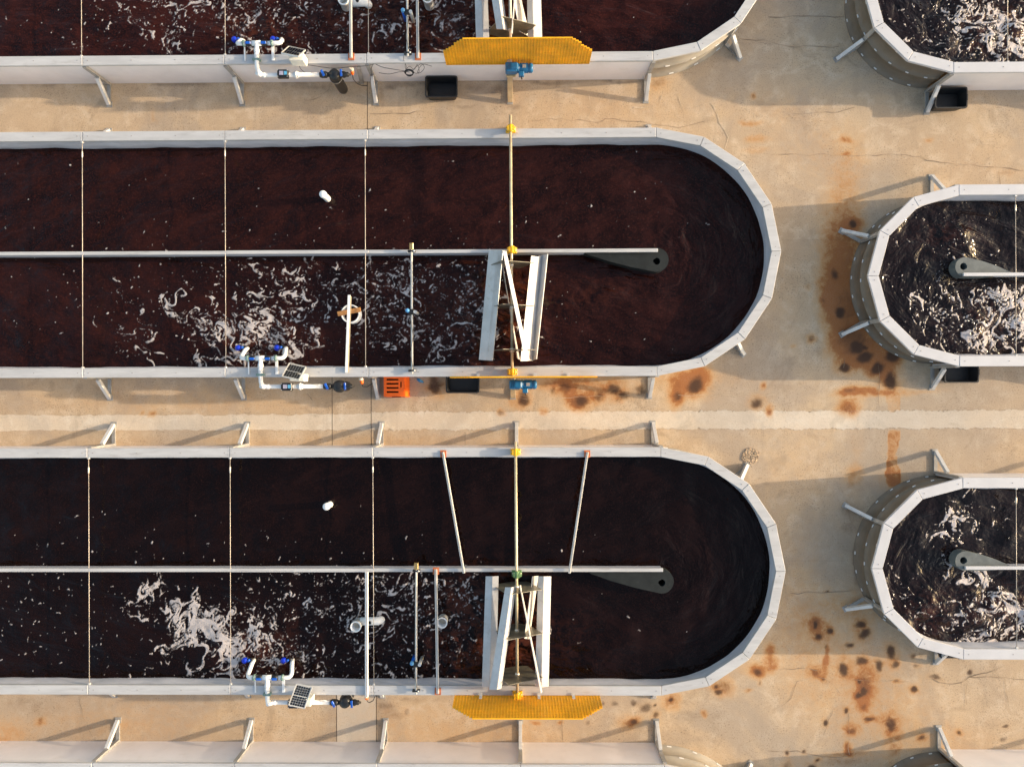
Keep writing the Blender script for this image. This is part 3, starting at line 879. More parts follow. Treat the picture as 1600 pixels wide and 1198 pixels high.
        for i in range(26):
            a_ = RNG.uniform(0, 6.283)
            k_ = RNG.uniform(4, 17)
            Z += np.sin((X * math.cos(a_) + Y * math.sin(a_)) * k_ + RNG.uniform(0, 6.28)) * wave / k_ * 2.2
        Z *= (0.6 + 2.0 * CH)
        Z += self.zw
        # flow coordinates: straight lanes, wound round the end of the divider
        r = np.hypot(np.maximum(LX, 0), LY)
        th = np.arctan2(LY, np.maximum(LX, 0) + 1e-6)
        sgn = np.where(LY >= 0, 1.0, -1.0)
        U = np.where(LX <= 0, sgn * (math.pi / 2 * (0.6 + 0.6 * np.abs(LY)) - LX), th * (0.6 + 0.6 * r))
        V_ = r
        flow = np.stack([U.ravel() * 0.9, V_.ravel() * 1.25, np.full(X.size, self.cx * 3.1 + self.yc)], 1)
        ny_, nx_ = X.shape
        V = np.stack([X.ravel(), Y.ravel(), Z.ravel()], 1)
        i = np.arange(nx_ * ny_).reshape(ny_, nx_)
        F = np.stack([i[:-1, :-1].ravel(), i[:-1, 1:].ravel(), i[1:, 1:].ravel(), i[1:, :-1].ravel()], 1)
        if self.side < 0:
            F = F[:, ::-1]
        me = grid_mesh('water', V, F)
        ca = me.color_attributes.new('paint', 'FLOAT_COLOR', 'POINT')
        buf = np.ones((len(V), 4), np.float32)
        buf[:, 0], buf[:, 1], buf[:, 2] = D.ravel(), FL.ravel(), CH.ravel()
        ca.data.foreach_set('color', buf.ravel())
        fa = me.attributes.new('flow', 'FLOAT_VECTOR', 'POINT')
        fa.data.foreach_set('vector', flow.astype(np.float32).ravel())
        me.polygons.foreach_set('use_smooth', np.ones(len(F), bool))
        me.materials.append(material)
        o = bpy.data.objects.new('water', me)
        COL.objects.link(o)
        tag(o, label, kind='structure')
        # dark bed so that nothing shows below the surface
        return o
    def brace(self, foot_dir, base, reach, strut_mat=None, width=0.085, zs=0.47, gusset=False):
        """post on the wall, sloping strut down to a foot plate, gusset between"""
        d = Vector((foot_dir[0], foot_dir[1], 0)).normalized()
        t = Vector((-d.y, d.x, 0))
        b = Vector(base)
        up = Vector((0, 0, 1))
        mb = MB()
        # post: two flanges and a web (channel), standing on the ground
        pz = H - RT - 0.004
        p0 = b + d * 0.03
        mb.bar(p0 + up * 0.0, p0 + up * pz, width, 0.055, d)
        mb.bar(b + d * 0.05 + up * 0.02, b + d * reach + up * 0.02, width * 0.9, 0.035)
        mb.box(b + d * (reach - 0.02) + up * 0.007, (0.13, 0.13, 0.014), (0, 0, math.atan2(d.y, d.x)))
        if gusset:
            q = [b + d * 0.16 + up * 0.04, b + d * (reach - 0.05) + up * 0.04, b + d * 0.16 + up * (zs - 0.17)]
            e = t * 0.004
            mb.add([x - e for x in q] + [x + e for x in q], [(0, 1, 2), (5, 4, 3), (0, 3, 4, 1), (1, 4, 5, 2), (2, 5, 3, 0)])
        o = mb.build('brace', M['galv'], self.root)
        s0, s1 = b + d * 0.075 + up * zs, b + d * (reach - 0.01) + up * 0.03
        st = MB().bar(s0, s1, width * 0.88, 0.075)
        st.build('strut', strut_mat or M['strut'], o, bevel=0.003)
        return o
    def straight_brace(self, lx, s, reach=0.47, **kw):
        self.brace((0, s), self.W(lx, s * (self.R - 0.035), 0), reach, **kw)
    def round_brace(self, deg, reach=0.5, **kw):
        t = rad(deg)
        r = self.R - 0.10
        p = self.W(r * math.cos(t), r * math.sin(t), 0)
        self.brace((self.side * math.cos(t), math.sin(t)), p, reach, **kw)
    def divider(self, lend, ly, cap_w=0.075, z=0.97, cuts=None, cap=None):
        W = self.W
        cuts = cuts or [lend] + [j for j in self.joints if j < lend - 0.3]
        body = MB()
        pts = [(lend - 0.01, ly - 0.022), (-self.xfar, ly - 0.022), (-self.xfar, ly + 0.022), (lend - 0.01, ly + 0.022)]
        body.hexa([W(x, y, 0.45) for x, y in pts], [W(x, y, z - 0.045) for x, y in pts])
        body.build('divider_wall', M['liner'], self.root)
        for a_, b_ in zip(cuts[:-1], cuts[1:]):
            dy = random.uniform(-0.004, 0.004)
            pts = [(a_, ly - cap_w / 2 + dy), (b_ + 0.004, ly - cap_w / 2 + dy), (b_ + 0.004, ly + cap_w / 2 + dy), (a_, ly + cap_w / 2 + dy)]
            MB().hexa([W(x, y, z - 0.045) for x, y in pts], [W(x, y, z + random.uniform(-.002, .002)) for x, y in pts]).build('divider_cap', cap or self.rim, self.root, bevel=0.004)
    def deflector(self, head, r, tail, z, hole, rh, material):
        """teardrop shell with a round hole; head, tail, hole are world points"""
        head, tail, hole = Vector(head), Vector(tail), Vector(hole)
        ax = (tail - head)
        ax.z = 0
        L = ax.length
        a0 = math.atan2(ax.y, ax.x)
        be = math.acos(min(0.999, (r - 0.015) / L))
        out = []
        n = 40
        for i in range(n + 1):
            t = a0 + be + (2 * math.pi - 2 * be) * i / n
            out.append(Vector((head.x + r * math.cos(t), head.y + r * math.sin(t), 0)))
        tl = Vector((tail.x, tail.y, 0))
        pe = Vector((-math.sin(a0), math.cos(a0), 0)) * 0.015
        for k in (1, 2, 3):
            bq = (math.sin(math.pi * k / 3) if k < 3 else 0) * 0.035
            out.append(out[n].lerp(tl - pe, k / 3) - pe.normalized() * bq)
        for k in (0, 1, 2):
            bq = (math.sin(math.pi * k / 3) if k > 0 else 0) * 0.035
            out.append((tl + pe).lerp(out[0], k / 3) + pe.normalized() * bq)
        N_ = len(out)
        hp = []
        for p in out:
            d = Vector((p.x - hole.x, p.y - hole.y, 0)).normalized() * rh
            hp.append(Vector((hole.x, hole.y, 0)) + d)
        up = Vector((0, 0, 1))
        vs_ = [p + up * z for p in out] + [p + up * z for p in hp] + [p + up * 0.4 for p in out] + [p + up * (z - 0.30) for p in hp]
        fs = []
        for i in range(N_):
            j = (i + 1) % N_
            fs += [(i, j, N_ + j, N_ + i), (2 * N_ + i, 2 * N_ + j, j, i), (N_ + i, N_ + j, 3 * N_ + j, 3 * N_ + i)]
        o = MB().add(vs_, fs).build('deflector', material, self.root)
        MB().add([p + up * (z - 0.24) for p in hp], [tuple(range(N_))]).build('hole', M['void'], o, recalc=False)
        return o
    def tie_rod(self, px_top, px_bot, z=0.955, buckle_top=True, buckle_at=None):
        yi = self.R - self.w
        a_ = Vector((px_top, self.yc + yi + 0.01, z))
        b_ = Vector((px_bot, self.yc - yi - 0.01, z))
        o = MB().tube([a_, b_], 0.0068, 8).build('tie_rod', M['rod'], self.root)
        d = (b_ - a_).normalized()
        for p in (a_, b_):
            MB().box((p.x, p.y + (-0.02 if p is a_ else 0.02), z - 0.005), (0.045, 0.045, 0.05)).build('rod_bracket', M['alu'], o, bevel=0.004)
        q = a_ + d * (0.20 if buckle_at is None else buckle_at)
        MB().tube([q, q + d * 0.03, q + d * 0.13, q + d * 0.16], [0.008, 0.016, 0.016, 0.008], 8).build('turnbuckle', M['steel'], o)
        return o

R_L, R_R = 193.5 / PXR, 141.0 / PXR
def ltank(label, y_edge_px, which, xc_px, xj0_px, zw):
    """y_edge_px = (x, y) of a point on the outer rim edge; which = +1 upper edge, -1 lower edge"""
    p = P(*y_edge_px, H)
    yc = p.y - which * R_L
    cx = P(xc_px, 599 - (yc * PXR), H).x
    x0 = P(xj0_px, 599 - (yc * PXR), H).x
    sp = (cx - x0) / 4
    joints = [-(k + 1) * sp for k in range(7)]
    return Tank(label, cx, yc, R_L, 8, +1, 7 * sp - 0.005, joints, zw, M['rim_worn'], 0.20)
def rtank(label, y_edge_px, which, xc_px, zw):
    p = P(*y_edge_px, H)
    yc = p.y - which * R_R
    cx = P(xc_px, 599 - yc * PXR, H).x
    joints = [-3.0 * (k + 1) for k in range(2)]
    return Tank(label, cx, yc, R_R, 6, -1, 6.0 - 0.005, joints, zw, M['rim_new'], 0.22)

L1 = ltank('long white-rimmed raceway tank cut off by the top edge of the photo', (512, 99), -1, 1020, 128, 0.66)
L2 = ltank('long raceway tank in the upper middle, brown water, blue motor and orange crate below it', (512, 203), +1, 1026, 129, 0.62)
L3 = ltank('long raceway tank in the lower middle with near-black water and two diagonal bars', (512, 699.5), +1, 1033, 137, 0.70)
L4 = ltank('long raceway tank at the bottom edge showing only its white north wall', (512, 1193), +1, 1039, 144, 0.66)
R1 = rtank('short bright-rimmed raceway tank in the top right corner with foamy water', (1560, 113), -1, 1490, 0.68)
R2 = rtank('bright-rimmed raceway tank at right beside the big rust stain', (1560, 288), +1, 1499, 0.68)
R3 = rtank('bright-rimmed raceway tank at lower right beside dark rust spots', (1560, 746), +1, 1505, 0.70)
R4 = rtank('raceway tank in the bottom right corner showing only wall and round end', (1560, 1206), +1, 1511, 0.68)
LT, RTK = (L1, L2, L3, L4), (R1, R2, R3, R4)
for T in LT + RTK:
    T.build_rim()
    T.build_walls()
    T.build_liner()
for T in LT:
    for k, j in enumerate([0.0] + T.joints):
        for s in (1, -1):
            motor_here = (k == 1 and s == -1)
            T.straight_brace(j + (0.02 if k == 0 else 0), s, reach=(0.42 if (T is L2 and s > 0) else 0.50),
                             strut_mat=M['rusty'] if motor_here else None, width=0.13 if motor_here else 0.085)
    for dg in (45, -45):
        T.round_brace(dg, gusset=True)
for T in RTK:
    for k, j in enumerate([0.0] + T.joints):
        for s in (1, -1):
            T.straight_brace(j, s, reach=0.5)
    for dg in (30, -30):
        T.round_brace(dg, reach=0.52)

# dividers, deflectors, tie rods
def div_y(T, px, py):
    return P(px, py, 0.97).y - T.yc
for T, (px, py), (hx, hy) in ((L2, (1028, 391), (1026, 406)), (L3, (1036, 890.5), (1034, 908)), (L1, (1020, -100), (1018, -82)), (L4, (1040, 1385), (1040, 1402))):
    ly = div_y(T, px, py)
    lend = P(px, py, 0.97).x - T.cx
    T.divider(lend, ly)
    if T is L4:
        hx, hy = 1040, 1402
    hd = P(hx, hy, 0.90)
    tail = P(hx - 112, py + 4, 0.90)
    T.deflector(hd, 0.255, tail, 0.90, hd + Vector((0.0, -0.03, 0)), 0.075, M['deflector'])
for T, (px, py), (hx, hy) in ((R2, (1506, 428.5), (1508, 417)), (R3, (1509, 887), (1508, 876)), (R1, (1497, -30), (1499, -42)), (R4, (1514, 1348), (1514, 1336))):
    ly = div_y(T, px, py)
    lend = -(P(px, py, 0.97).x - T.cx)
    T.divider(lend, ly, cap_w=0.07)
    hd = P(hx, hy, 0.92)
    tail = P(hx + 72, py - 2, 0.92)
    T.deflector(hd, 0.205, tail, 0.92, hd + Vector((-0.03, 0.01, 0)), 0.075, M['deflector_pale'])
def rods(T, tops):
    for px in tops:
        py = 599 - T.yc * PXR
        x = P(px, py, 0.955).x
        T.tie_rod(x, x + random.uniform(-.01, .01))
rods(L1, (127, 351, 575))
rods(L2, (129, 352, 571))
rods(L3, (139, 360, 583))
rods(R1, (1574,))
rods(R2, (1587,))
rods(R3, (1588,))
# extra rods beyond the left edge
for T in (L1, L2, L3):
    x = T.cx + T.joints[4]
    T.tie_rod(x, x)

# water -------------------------------------------------------------
wm_brown = water_mat('brown_algae_water', (0.0068, 0.0022, 0.0019), (0.0225, 0.0062, 0.0046), 0.085, 2.2)
wm_red = water_mat('red_algae_water', (0.0070, 0.0021, 0.0018), (0.030, 0.0070, 0.0048), 0.085, 2.2)
wm_black = water_mat('black_algae_water', (0.0034, 0.0014, 0.0012), (0.0085, 0.0031, 0.0025), 0.08, 2.0)
wm_right = water_mat('dark_rippled_water', (0.0030, 0.0016, 0.0016), (0.0105, 0.0050, 0.0046), 0.13, 2.0, calm=0.6, fine_w=0.22, rgh=0.06, sheen=0.9, streak=(0.8, 1.2, 1), foam_col=(0.52, 0.47, 0.46))
L1.build_water('dark red-brown water in the top raceway tank', wm_red,
    foam=[(300, 15, 120, 30, .55), (370, 35, 60, 40, .65), (240, 20, 60, 25, .35), (460, 55, 60, 40, .5), (640, 40, 110, 50, .55), (720, 40, 30, 60, .5), (180, 15, 60, 25, .25), (390, 65, 30, 25, .5)],
    flecks=[(230, 40, 200, 60, .7), (600, 40, 200, 60, .9), (1000, 20, 300, 60, .12)],
    churn=[(640, 40, 160, 60, .7), (730, 30, 50, 80, .8), (390, 55, 70, 50, .6), (560, 10, 60, 30, .6)])
L2.build_water('dark brown water with foam streaks in the upper middle raceway tank', wm_brown,
    foam=[(610, 450, 120, 60, .38), (560, 430, 100, 40, .2), (690, 470, 80, 80, .45), (735, 510, 24, 70, .5), (318, 512, 26, 18, .95, -30), (330, 545, 12, 34, .7, 20), (375, 505, 40, 26, .75), (372, 545, 26, 24, .5), (435, 510, 40, 30, .75), (440, 545, 30, 26, .45), (465, 545, 20, 30, .5, 30), (380, 569, 80, 7, .8), (500, 430, 90, 30, .32), (255, 566, 30, 7, .8), (492, 560, 14, 16, .6, 40), (210, 500, 9, 50, .6, 20), (230, 545, 8, 30, .5), (650, 540, 100, 40, .35), (420, 470, 120, 60, .25)],
    flecks=[(180, 470, 200, 70, .5), (300, 440, 120, 50, .5), (420, 440, 160, 60, .7), (640, 480, 160, 90, .9), (250, 350, 500, 40, .12), (900, 320, 160, 60, .20), (950, 520, 160, 60, .12), (300, 300, 400, 60, .08)],
    churn=[(640, 480, 120, 80, .5), (745, 500, 30, 90, .9), (400, 525, 90, 40, .55), (830, 500, 40, 90, .4), (790, 480, 30, 80, .8), (970, 450, 60, 30, .3), (900, 470, 50, 40, .25)])
L3.build_water('near-black water with white foam streaks in the lower middle raceway tank', wm_black,
    foam=[(215, 935, 20, 18, .7), (240, 950, 40, 15, .75, -25), (285, 970, 45, 20, .75, -38), (330, 990, 45, 22, .85, -30), (370, 1000, 45, 30, .85), (420, 1030, 60, 40, .6), (190, 965, 30, 8, .45, 25), (560, 930, 120, 50, .42), (620, 990, 140, 80, .36), (400, 1000, 60, 50, .35), (430, 1010, 30, 24, .4), (720, 920, 32, 40, .5), (730, 1000, 36, 75, .4), (300, 1058, 110, 8, .6), (640, 920, 40, 30, .35), (500, 930, 60, 40, .25), (40, 925, 20, 18, .4)],
    flecks=[(100, 960, 180, 90, .95), (330, 960, 150, 90, .95), (600, 980, 180, 90, .95), (250, 850, 240, 30, .3), (560, 850, 200, 40, .08), (850, 860, 80, 12, .3), (930, 950, 140, 40, .08)],
    churn=[(620, 980, 150, 90, .3), (740, 980, 50, 90, .75), (400, 1020, 70, 50, .5), (810, 980, 40, 80, .8), (900, 1000, 80, 60, .25)])
L4.build_water('dark water in the bottom raceway tank', wm_black, foam=[], flecks=[], churn=[])
R1.build_water('foamy dark water in the top right raceway tank', wm_right,
    foam=[(1500, 25, 26, 10, .6, 15), (1520, 40, 30, 12, .6), (1545, 25, 40, 14, .75), (1580, 50, 50, 22, .8, -35), (1590, 80, 40, 30, .65), (1480, 15, 16, 20, .5, 60), (1560, 95, 60, 8, .4), (1530, 70, 60, 40, .35), (1560, 5, 50, 10, .3), (1440, 30, 40, 36, .22), (1490, 80, 50, 18, .3)],
    flecks=[(1500, 50, 120, 70, .75)], churn=[(1560, 50, 90, 60, .6)], wave=0.016)
R2.build_water('sparkling dark water with foam in the right raceway tank', wm_right,
    foam=[(1560, 500, 60, 34, .5), (1500, 480, 30, 20, .55, -45), (1580, 480, 40, 24, .8), (1470, 440, 18, 14, .35), (1510, 520, 50, 34, .5), (1540, 545, 70, 10, .7), (1600, 530, 60, 40, .4), (1420, 465, 16, 24, .4), (1450, 500, 36, 34, .4), (1470, 380, 50, 36, .16), (1540, 340, 60, 26, .14), (1480, 540, 40, 10, .5)],
    flecks=[(1520, 490, 110, 70, .7), (1470, 380, 70, 50, .35), (1560, 400, 70, 30, .3)], churn=[(1550, 500, 90, 60, .5), (1480, 370, 60, 40, .45)], wave=0.016)
R3.build_water('dark water with a foam arc in the lower right raceway tank', wm_right,
    foam=[(1498, 815, 12, 12, .75), (1478, 835, 12, 24, .75, -35), (1465, 850, 8, 12, .6), (1520, 915, 26, 10, .7, -35), (1560, 935, 50, 14, .85, -25), (1595, 955, 40, 20, .7), (1590, 1000, 50, 12, .7), (1500, 995, 90, 6, .6), (1560, 970, 50, 30, .4), (1440, 985, 30, 8, .5, -35), (1480, 960, 60, 40, .35), (1410, 930, 16, 40, .3), (1540, 800, 50, 30, .12), (1420, 880, 20, 30, .15)],
    flecks=[(1500, 960, 110, 60, .6), (1540, 790, 60, 30, .3)], churn=[(1560, 950, 90, 50, .5), (1440, 960, 40, 50, .4)], wave=0.016)
R4.build_water('dark water in the bottom right raceway tank', wm_right, foam=[], flecks=[], churn=[])

# ------------------------------------------------------------------ paddle wheels, motors, guards
ZS = 1.12                                       # shaft height
def sheet(pts_top, pts_bot, th=0.012, n=1):
    """folded sheet between two profiles (lists of world points), with thickness"""
    mb = MB()
    for (a0, a1), (b0, b1) in zip(zip(pts_top[:-1], pts_top[1:]), zip(pts_bot[:-1], pts_bot[1:])):
        nrm = (a1 - a0).cross(b0 - a0).normalized() * th / 2
        q = [a0, a1, b1, b0]
        mb.hexa([x - nrm for x in q], [x + nrm for x in q])
    return mb
def wheel(T, label, shaft_px, blades, plates, bearings, hub_r=0.5, plate_fill=True, ang=0.25, third=None):
    (x0, y0), (x1, y1) = shaft_px
    a_, b_ = P(x0, y0, ZS), P(x1, y1, ZS)
    t = thing('paddle_wheel', label, 'paddle wheel', (b_.x, b_.y, H), 'paddle wheels')
    MB().tube([a_, b_], 0.030, 12).build('shaft', M['gold'] if third else M['steel'], t)
    for prof in blades:
        top = [P(*q) for q in prof[0]]
        bot = [P(*q) for q in prof[1]]
        MB_ = sheet(top, bot)
        o = MB_.build('blade', M['blade'], t)
    for py in plates:
        c = P(x0 + (x1 - x0) * (py - y0) / (y1 - y0), py, ZS)
        pts = [Vector((c.x + hub_r * math.cos(ang + k * math.pi / 2), c.y, c.z + hub_r * math.sin(ang + k * math.pi / 2))) for k in range(4)]
        e = Vector((0, 0.005, 0))
        mb = MB()
        if plate_fill:
            mb.hexa([p - e for p in pts], [p + e for p in pts])
        else:
            for k in range(2):
                mb.bar(pts[k], pts[k + 2], 0.016, 0.05, (0, 1, 0) if k else (0, 1, 0.01))
        pl = mb.build('spider_plate', M['plate'], t)
        MB().tube([c - Vector((0, 0.04, 0)), c + Vector((0, 0.04, 0))], 0.05, 12).build('hub', M['steel'], pl)
    for (bx, by), m in bearings:
        c = P(bx, by, H + 0.075)
        mb = MB().box((c.x, c.y, H + 0.035), (0.21, 0.13, 0.05)).box((c.x, c.y, H + 0.115), (0.15, 0.11, 0.11))
        mb.lathe((c.x, c.y, ZS), [(0.0, -0.075), (0.06, -0.075), (0.06, 0.075), (0.0, 0.075)], 14, 'Y')
        o = mb.build('bearing_block', m, t, bevel=0.006)
        bl = MB()
        for dx in (-0.085, 0.085):
            bl.lathe((c.x + dx, c.y, H + 0.06), [(0, 0.016), (0.014, 0.016), (0.014, 0)], 6)
        bl.build('bolts', M['steel'], o)
    return t
Yb, Gb = M['yellow2'], M['green']
wheel(L2, 'paddle wheel of folded white blades in the upper middle tank', ((797.5, 180), (800.5, 597)),
      [[[(764, 391, 0.99), (777, 391, 1.14), (786, 391.5, 1.30)], [(748.5, 562, .99), (761, 563, 1.12), (770, 563.5, 1.22)]],
       [[(785.5, 392, 1.34), (785.3, 392, 1.64), (791, 392.5, 1.60)], [(821.5, 563, 1.34), (821, 564, 1.62), (827, 563, 1.57)]],
       [[(830, 400, 1.30), (839.5, 401, 1.18), (847, 399, 0.98), (856, 397, 1.16)], [(813, 564, 1.30), (822, 564, 1.18), (832, 563, .98), (838.5, 561, 1.14)]],
       [[(785, 408, 0.95), (783, 409, .70)], [(808, 560, .95), (812, 562, .70)]]],
      (413, 479, 547), (((798, 202), Yb), ((800, 391), Yb), ((800.5, 581), Yb)), hub_r=0.52, ang=0.35, third=True)
wheel(L3, 'paddle wheel of folded white blades in the lower middle tank', ((805.5, 690), (808.5, 1090)),
      [[[(759, 900, 1.08), (769.5, 900, 1.14), (779, 899.5, 1.12)], [(753, 1073, 1.08), (765, 1073, 1.14), (775, 1072, 1.12)]],
       [[(789.5, 917, 1.58), (799, 917, 1.66), (806.5, 916, 1.42)], [(764.5, 1077, 1.58), (776.5, 1077, 1.66), (783, 1075, 1.44)]],
       [[(812, 914, 1.60), (813.5, 914, 1.30)], [(845, 1083, 1.60), (847, 1080, 1.30)]],
       [[(832, 900, 1.05), (841, 899, 0.72)], [(819, 997, 1.25), (827, 998, 0.86)]],
       [[(841, 900, 1.06), (849.5, 900, 1.13), (861, 900, 1.05)], [(836, 1072, 1.06), (846, 1073, 1.13), (857, 1072, 1.05)]]],
      (917, 985, 1053), (((805.5, 706), Yb), ((807.5, 896), Gb), ((808.5, 1085), Yb)), hub_r=0.56, ang=0.30, third=True)
wheel(L1, 'paddle wheel at the top edge behind the upright yellow guard', ((794.5, -308), (798, 104)),
      [[[(739, -105, 1.08), (749, -105, 1.14), (758, -104, 1.12)], [(744, 62, 1.08), (755, 62, 1.14), (764.5, 61, 1.12)]],
       [[(752, -108, 1.58), (763, -108, 1.66), (771, -106, 1.42)], [(776, 46, 1.58), (786.5, 46, 1.66), (793, 48, 1.42)]],
       [[(812, -108, 1.60), (813, -108, 1.30)], [(799, 52, 1.60), (800.5, 54, 1.30)]],
       [[(790, -60, 1.25), (800, -60, .90)], [(812, 50, 1.05), (828, 58, 0.80)]],
       [[(822, -105, 1.06), (829, -105, 1.13), (842, -105, 1.05)], [(825, 62, 1.06), (834, 62, 1.13), (847, 62, 1.05)]]],
      (-92, -20, 46), (((797.5, 88), Yb), ((796, -112), Yb), ((794, -298), Yb)), hub_r=0.56, ang=0.30)

def gear_motor(label, gx0, gy, yoff):
    """blue right-angle gear motor on the end of a paddle shaft; gx0 px of gearbox centre"""
    c = P(gx0, gy, ZS)
    t = thing('gear_motor', label, 'motor', (c.x, c.y, ZS - 0.12), 'blue gear motors')
    MB().box(c, (0.25, 0.19, 0.21)).box(c + Vector((0.06, 0, 0.03)), (0.16, 0.15, 0.20)).build('gearbox', M['motor'], t, bevel=0.022)
    mb = MB()
    for k in range(6):
        mb.box(c + Vector((-0.09 + 0.036 * k, 0.0, 0.112)), (0.010, 0.15, 0.03))
    mb.build('gearbox_rib', M['motor'], t)
    f = MB().lathe(c + Vector((0.145, 0, 0)), [(0, -.02), (0.10, -.02), (0.10, .02), (0, .02)], 18, 'X')
    f.build('flange', M['motor'], t)
    body = MB().lathe(c + Vector((0.165, 0, 0)), [(0, 0), (0.082, 0.0), (0.088, 0.02), (0.088, 0.20), (0.082, 0.21)], 20, 'X')
    for k in range(14):
        a_ = 2 * math.pi * k / 14
        body.box(c + Vector((0.27, 0.089 * math.cos(a_), 0.089 * math.sin(a_))), (0.17, 0.008, 0.018), (a_ - math.pi / 2, 0, 0))
    m_ = body.build('motor_housing', M['motor'], t)
    MB().lathe(c + Vector((0.375, 0, 0)), [(0.088, -0.005), (0.098, 0.0), (0.098, 0.055), (0.07, 0.08), (0, 0.08)], 20, 'X').build('fan_cover', M['motor'], t)
    MB().box(c + Vector((0.27, 0, 0.098)), (0.075, 0.07, 0.012)).build('rating_plate', M['galv'], m_)
    MB().box(c + Vector((0.21, -0.13, 0.01)), (0.115, 0.10, 0.12)).build('terminal_box', M['motor'], t, bevel=0.014)
    MB().tube([c + Vector((0.21, -0.18, 0)), c + Vector((0.22, -0.22, -0.03))], 0.016, 8).build('cable_gland', M['black'], t)
    MB().tube([c + Vector((-0.04, 0.05, 0)), c + Vector((-0.04, 0.17, 0))], 0.055, 14).build('output_shaft', M['steel'], t)
    MB().box(c + Vector((-0.01, -0.01, -0.135)), (0.20, 0.22, 0.05)).build('mount', M['rusty'], t)
    return t
gear_motor('blue gear motor below the orange-yellow guard at the top of the photo', 799, 107, 0)
gear_motor('blue gear motor beside the black bin and rust stains in the middle lane', 805, 600.5, 0)

def guard(label, T, x0, x1, py_edge, hgt):
    """upright moulded-grating guard standing outside the rim: chamfered panel"""
    a_, b_ = P(x0, py_edge, H - 0.02), P(x1, py_edge, H - 0.02)
    y = T.yc - R_L - 0.020
    xa, xb = a_.x, b_.x
    z0 = H - 0.06
    t = thing('grating_guard', label, 'guard', ((xa + xb) / 2, y, z0), 'yellow grating guards')
    ch = 0.47
    zc = z0 + hgt * 0.52
    def ztop(x):
        e = min(x - xa, xb - x)
        return z0 + hgt if e >= ch else zc + (z0 + hgt - zc) * max(0, e) / ch
    st = 0.0615
    n = int((xb - xa) / st)
    st = (xb - xa) / n
    bars = MB()
    for i in range(n + 1):
        x = xa + st * i
        zt = ztop(x)
        zt = z0 + math.ceil((zt - z0) / st - 1e-6) * st if 0 < i < n else zt
        zt = min(zt, z0 + hgt)
        bars.box((x, y, (z0 + zt) / 2), (0.015, 0.029, zt - z0))
    m = int(hgt / st)
    for k in range(m + 1):
        z = z0 + k * hgt / m
        if z <= zc:
            xl, xr = xa, xb
        else:
            f = (z - zc) / (z0 + hgt - zc)
            q = math.floor(ch * f / st) * st
            xl, xr = xa + q, xb - q
        bars.box(((xl + xr) / 2, y, z), (xr - xl, 0.025, 0.015))
    tag(bars.build('grating_bars', M['yellow'], t), kind='stuff')
    for x in (xa + 0.55, (xa + xb) / 2 + 0.25, xb - 0.55):
        MB().box((x, y + 0.05, z0 + 0.085), (0.06, 0.07, 0.012)).box((x, y + 0.021, z0 + 0.15), (0.06, 0.008, 0.14)).build('fixing_bracket', M['alu'], t)
    return t
guard('yellow grating guard standing upright at the top of the photo behind a blue motor', L1, 697.5, 920.5, 99, 1.12)
guard('yellow grating guard seen edge-on as a thin line above the blue motor', L2, 707, 929, 589, 1.05)
guard('yellow grating guard at the bottom seen flat below the lower middle tank', L3, 711, 936.5, 1088, 1.05)

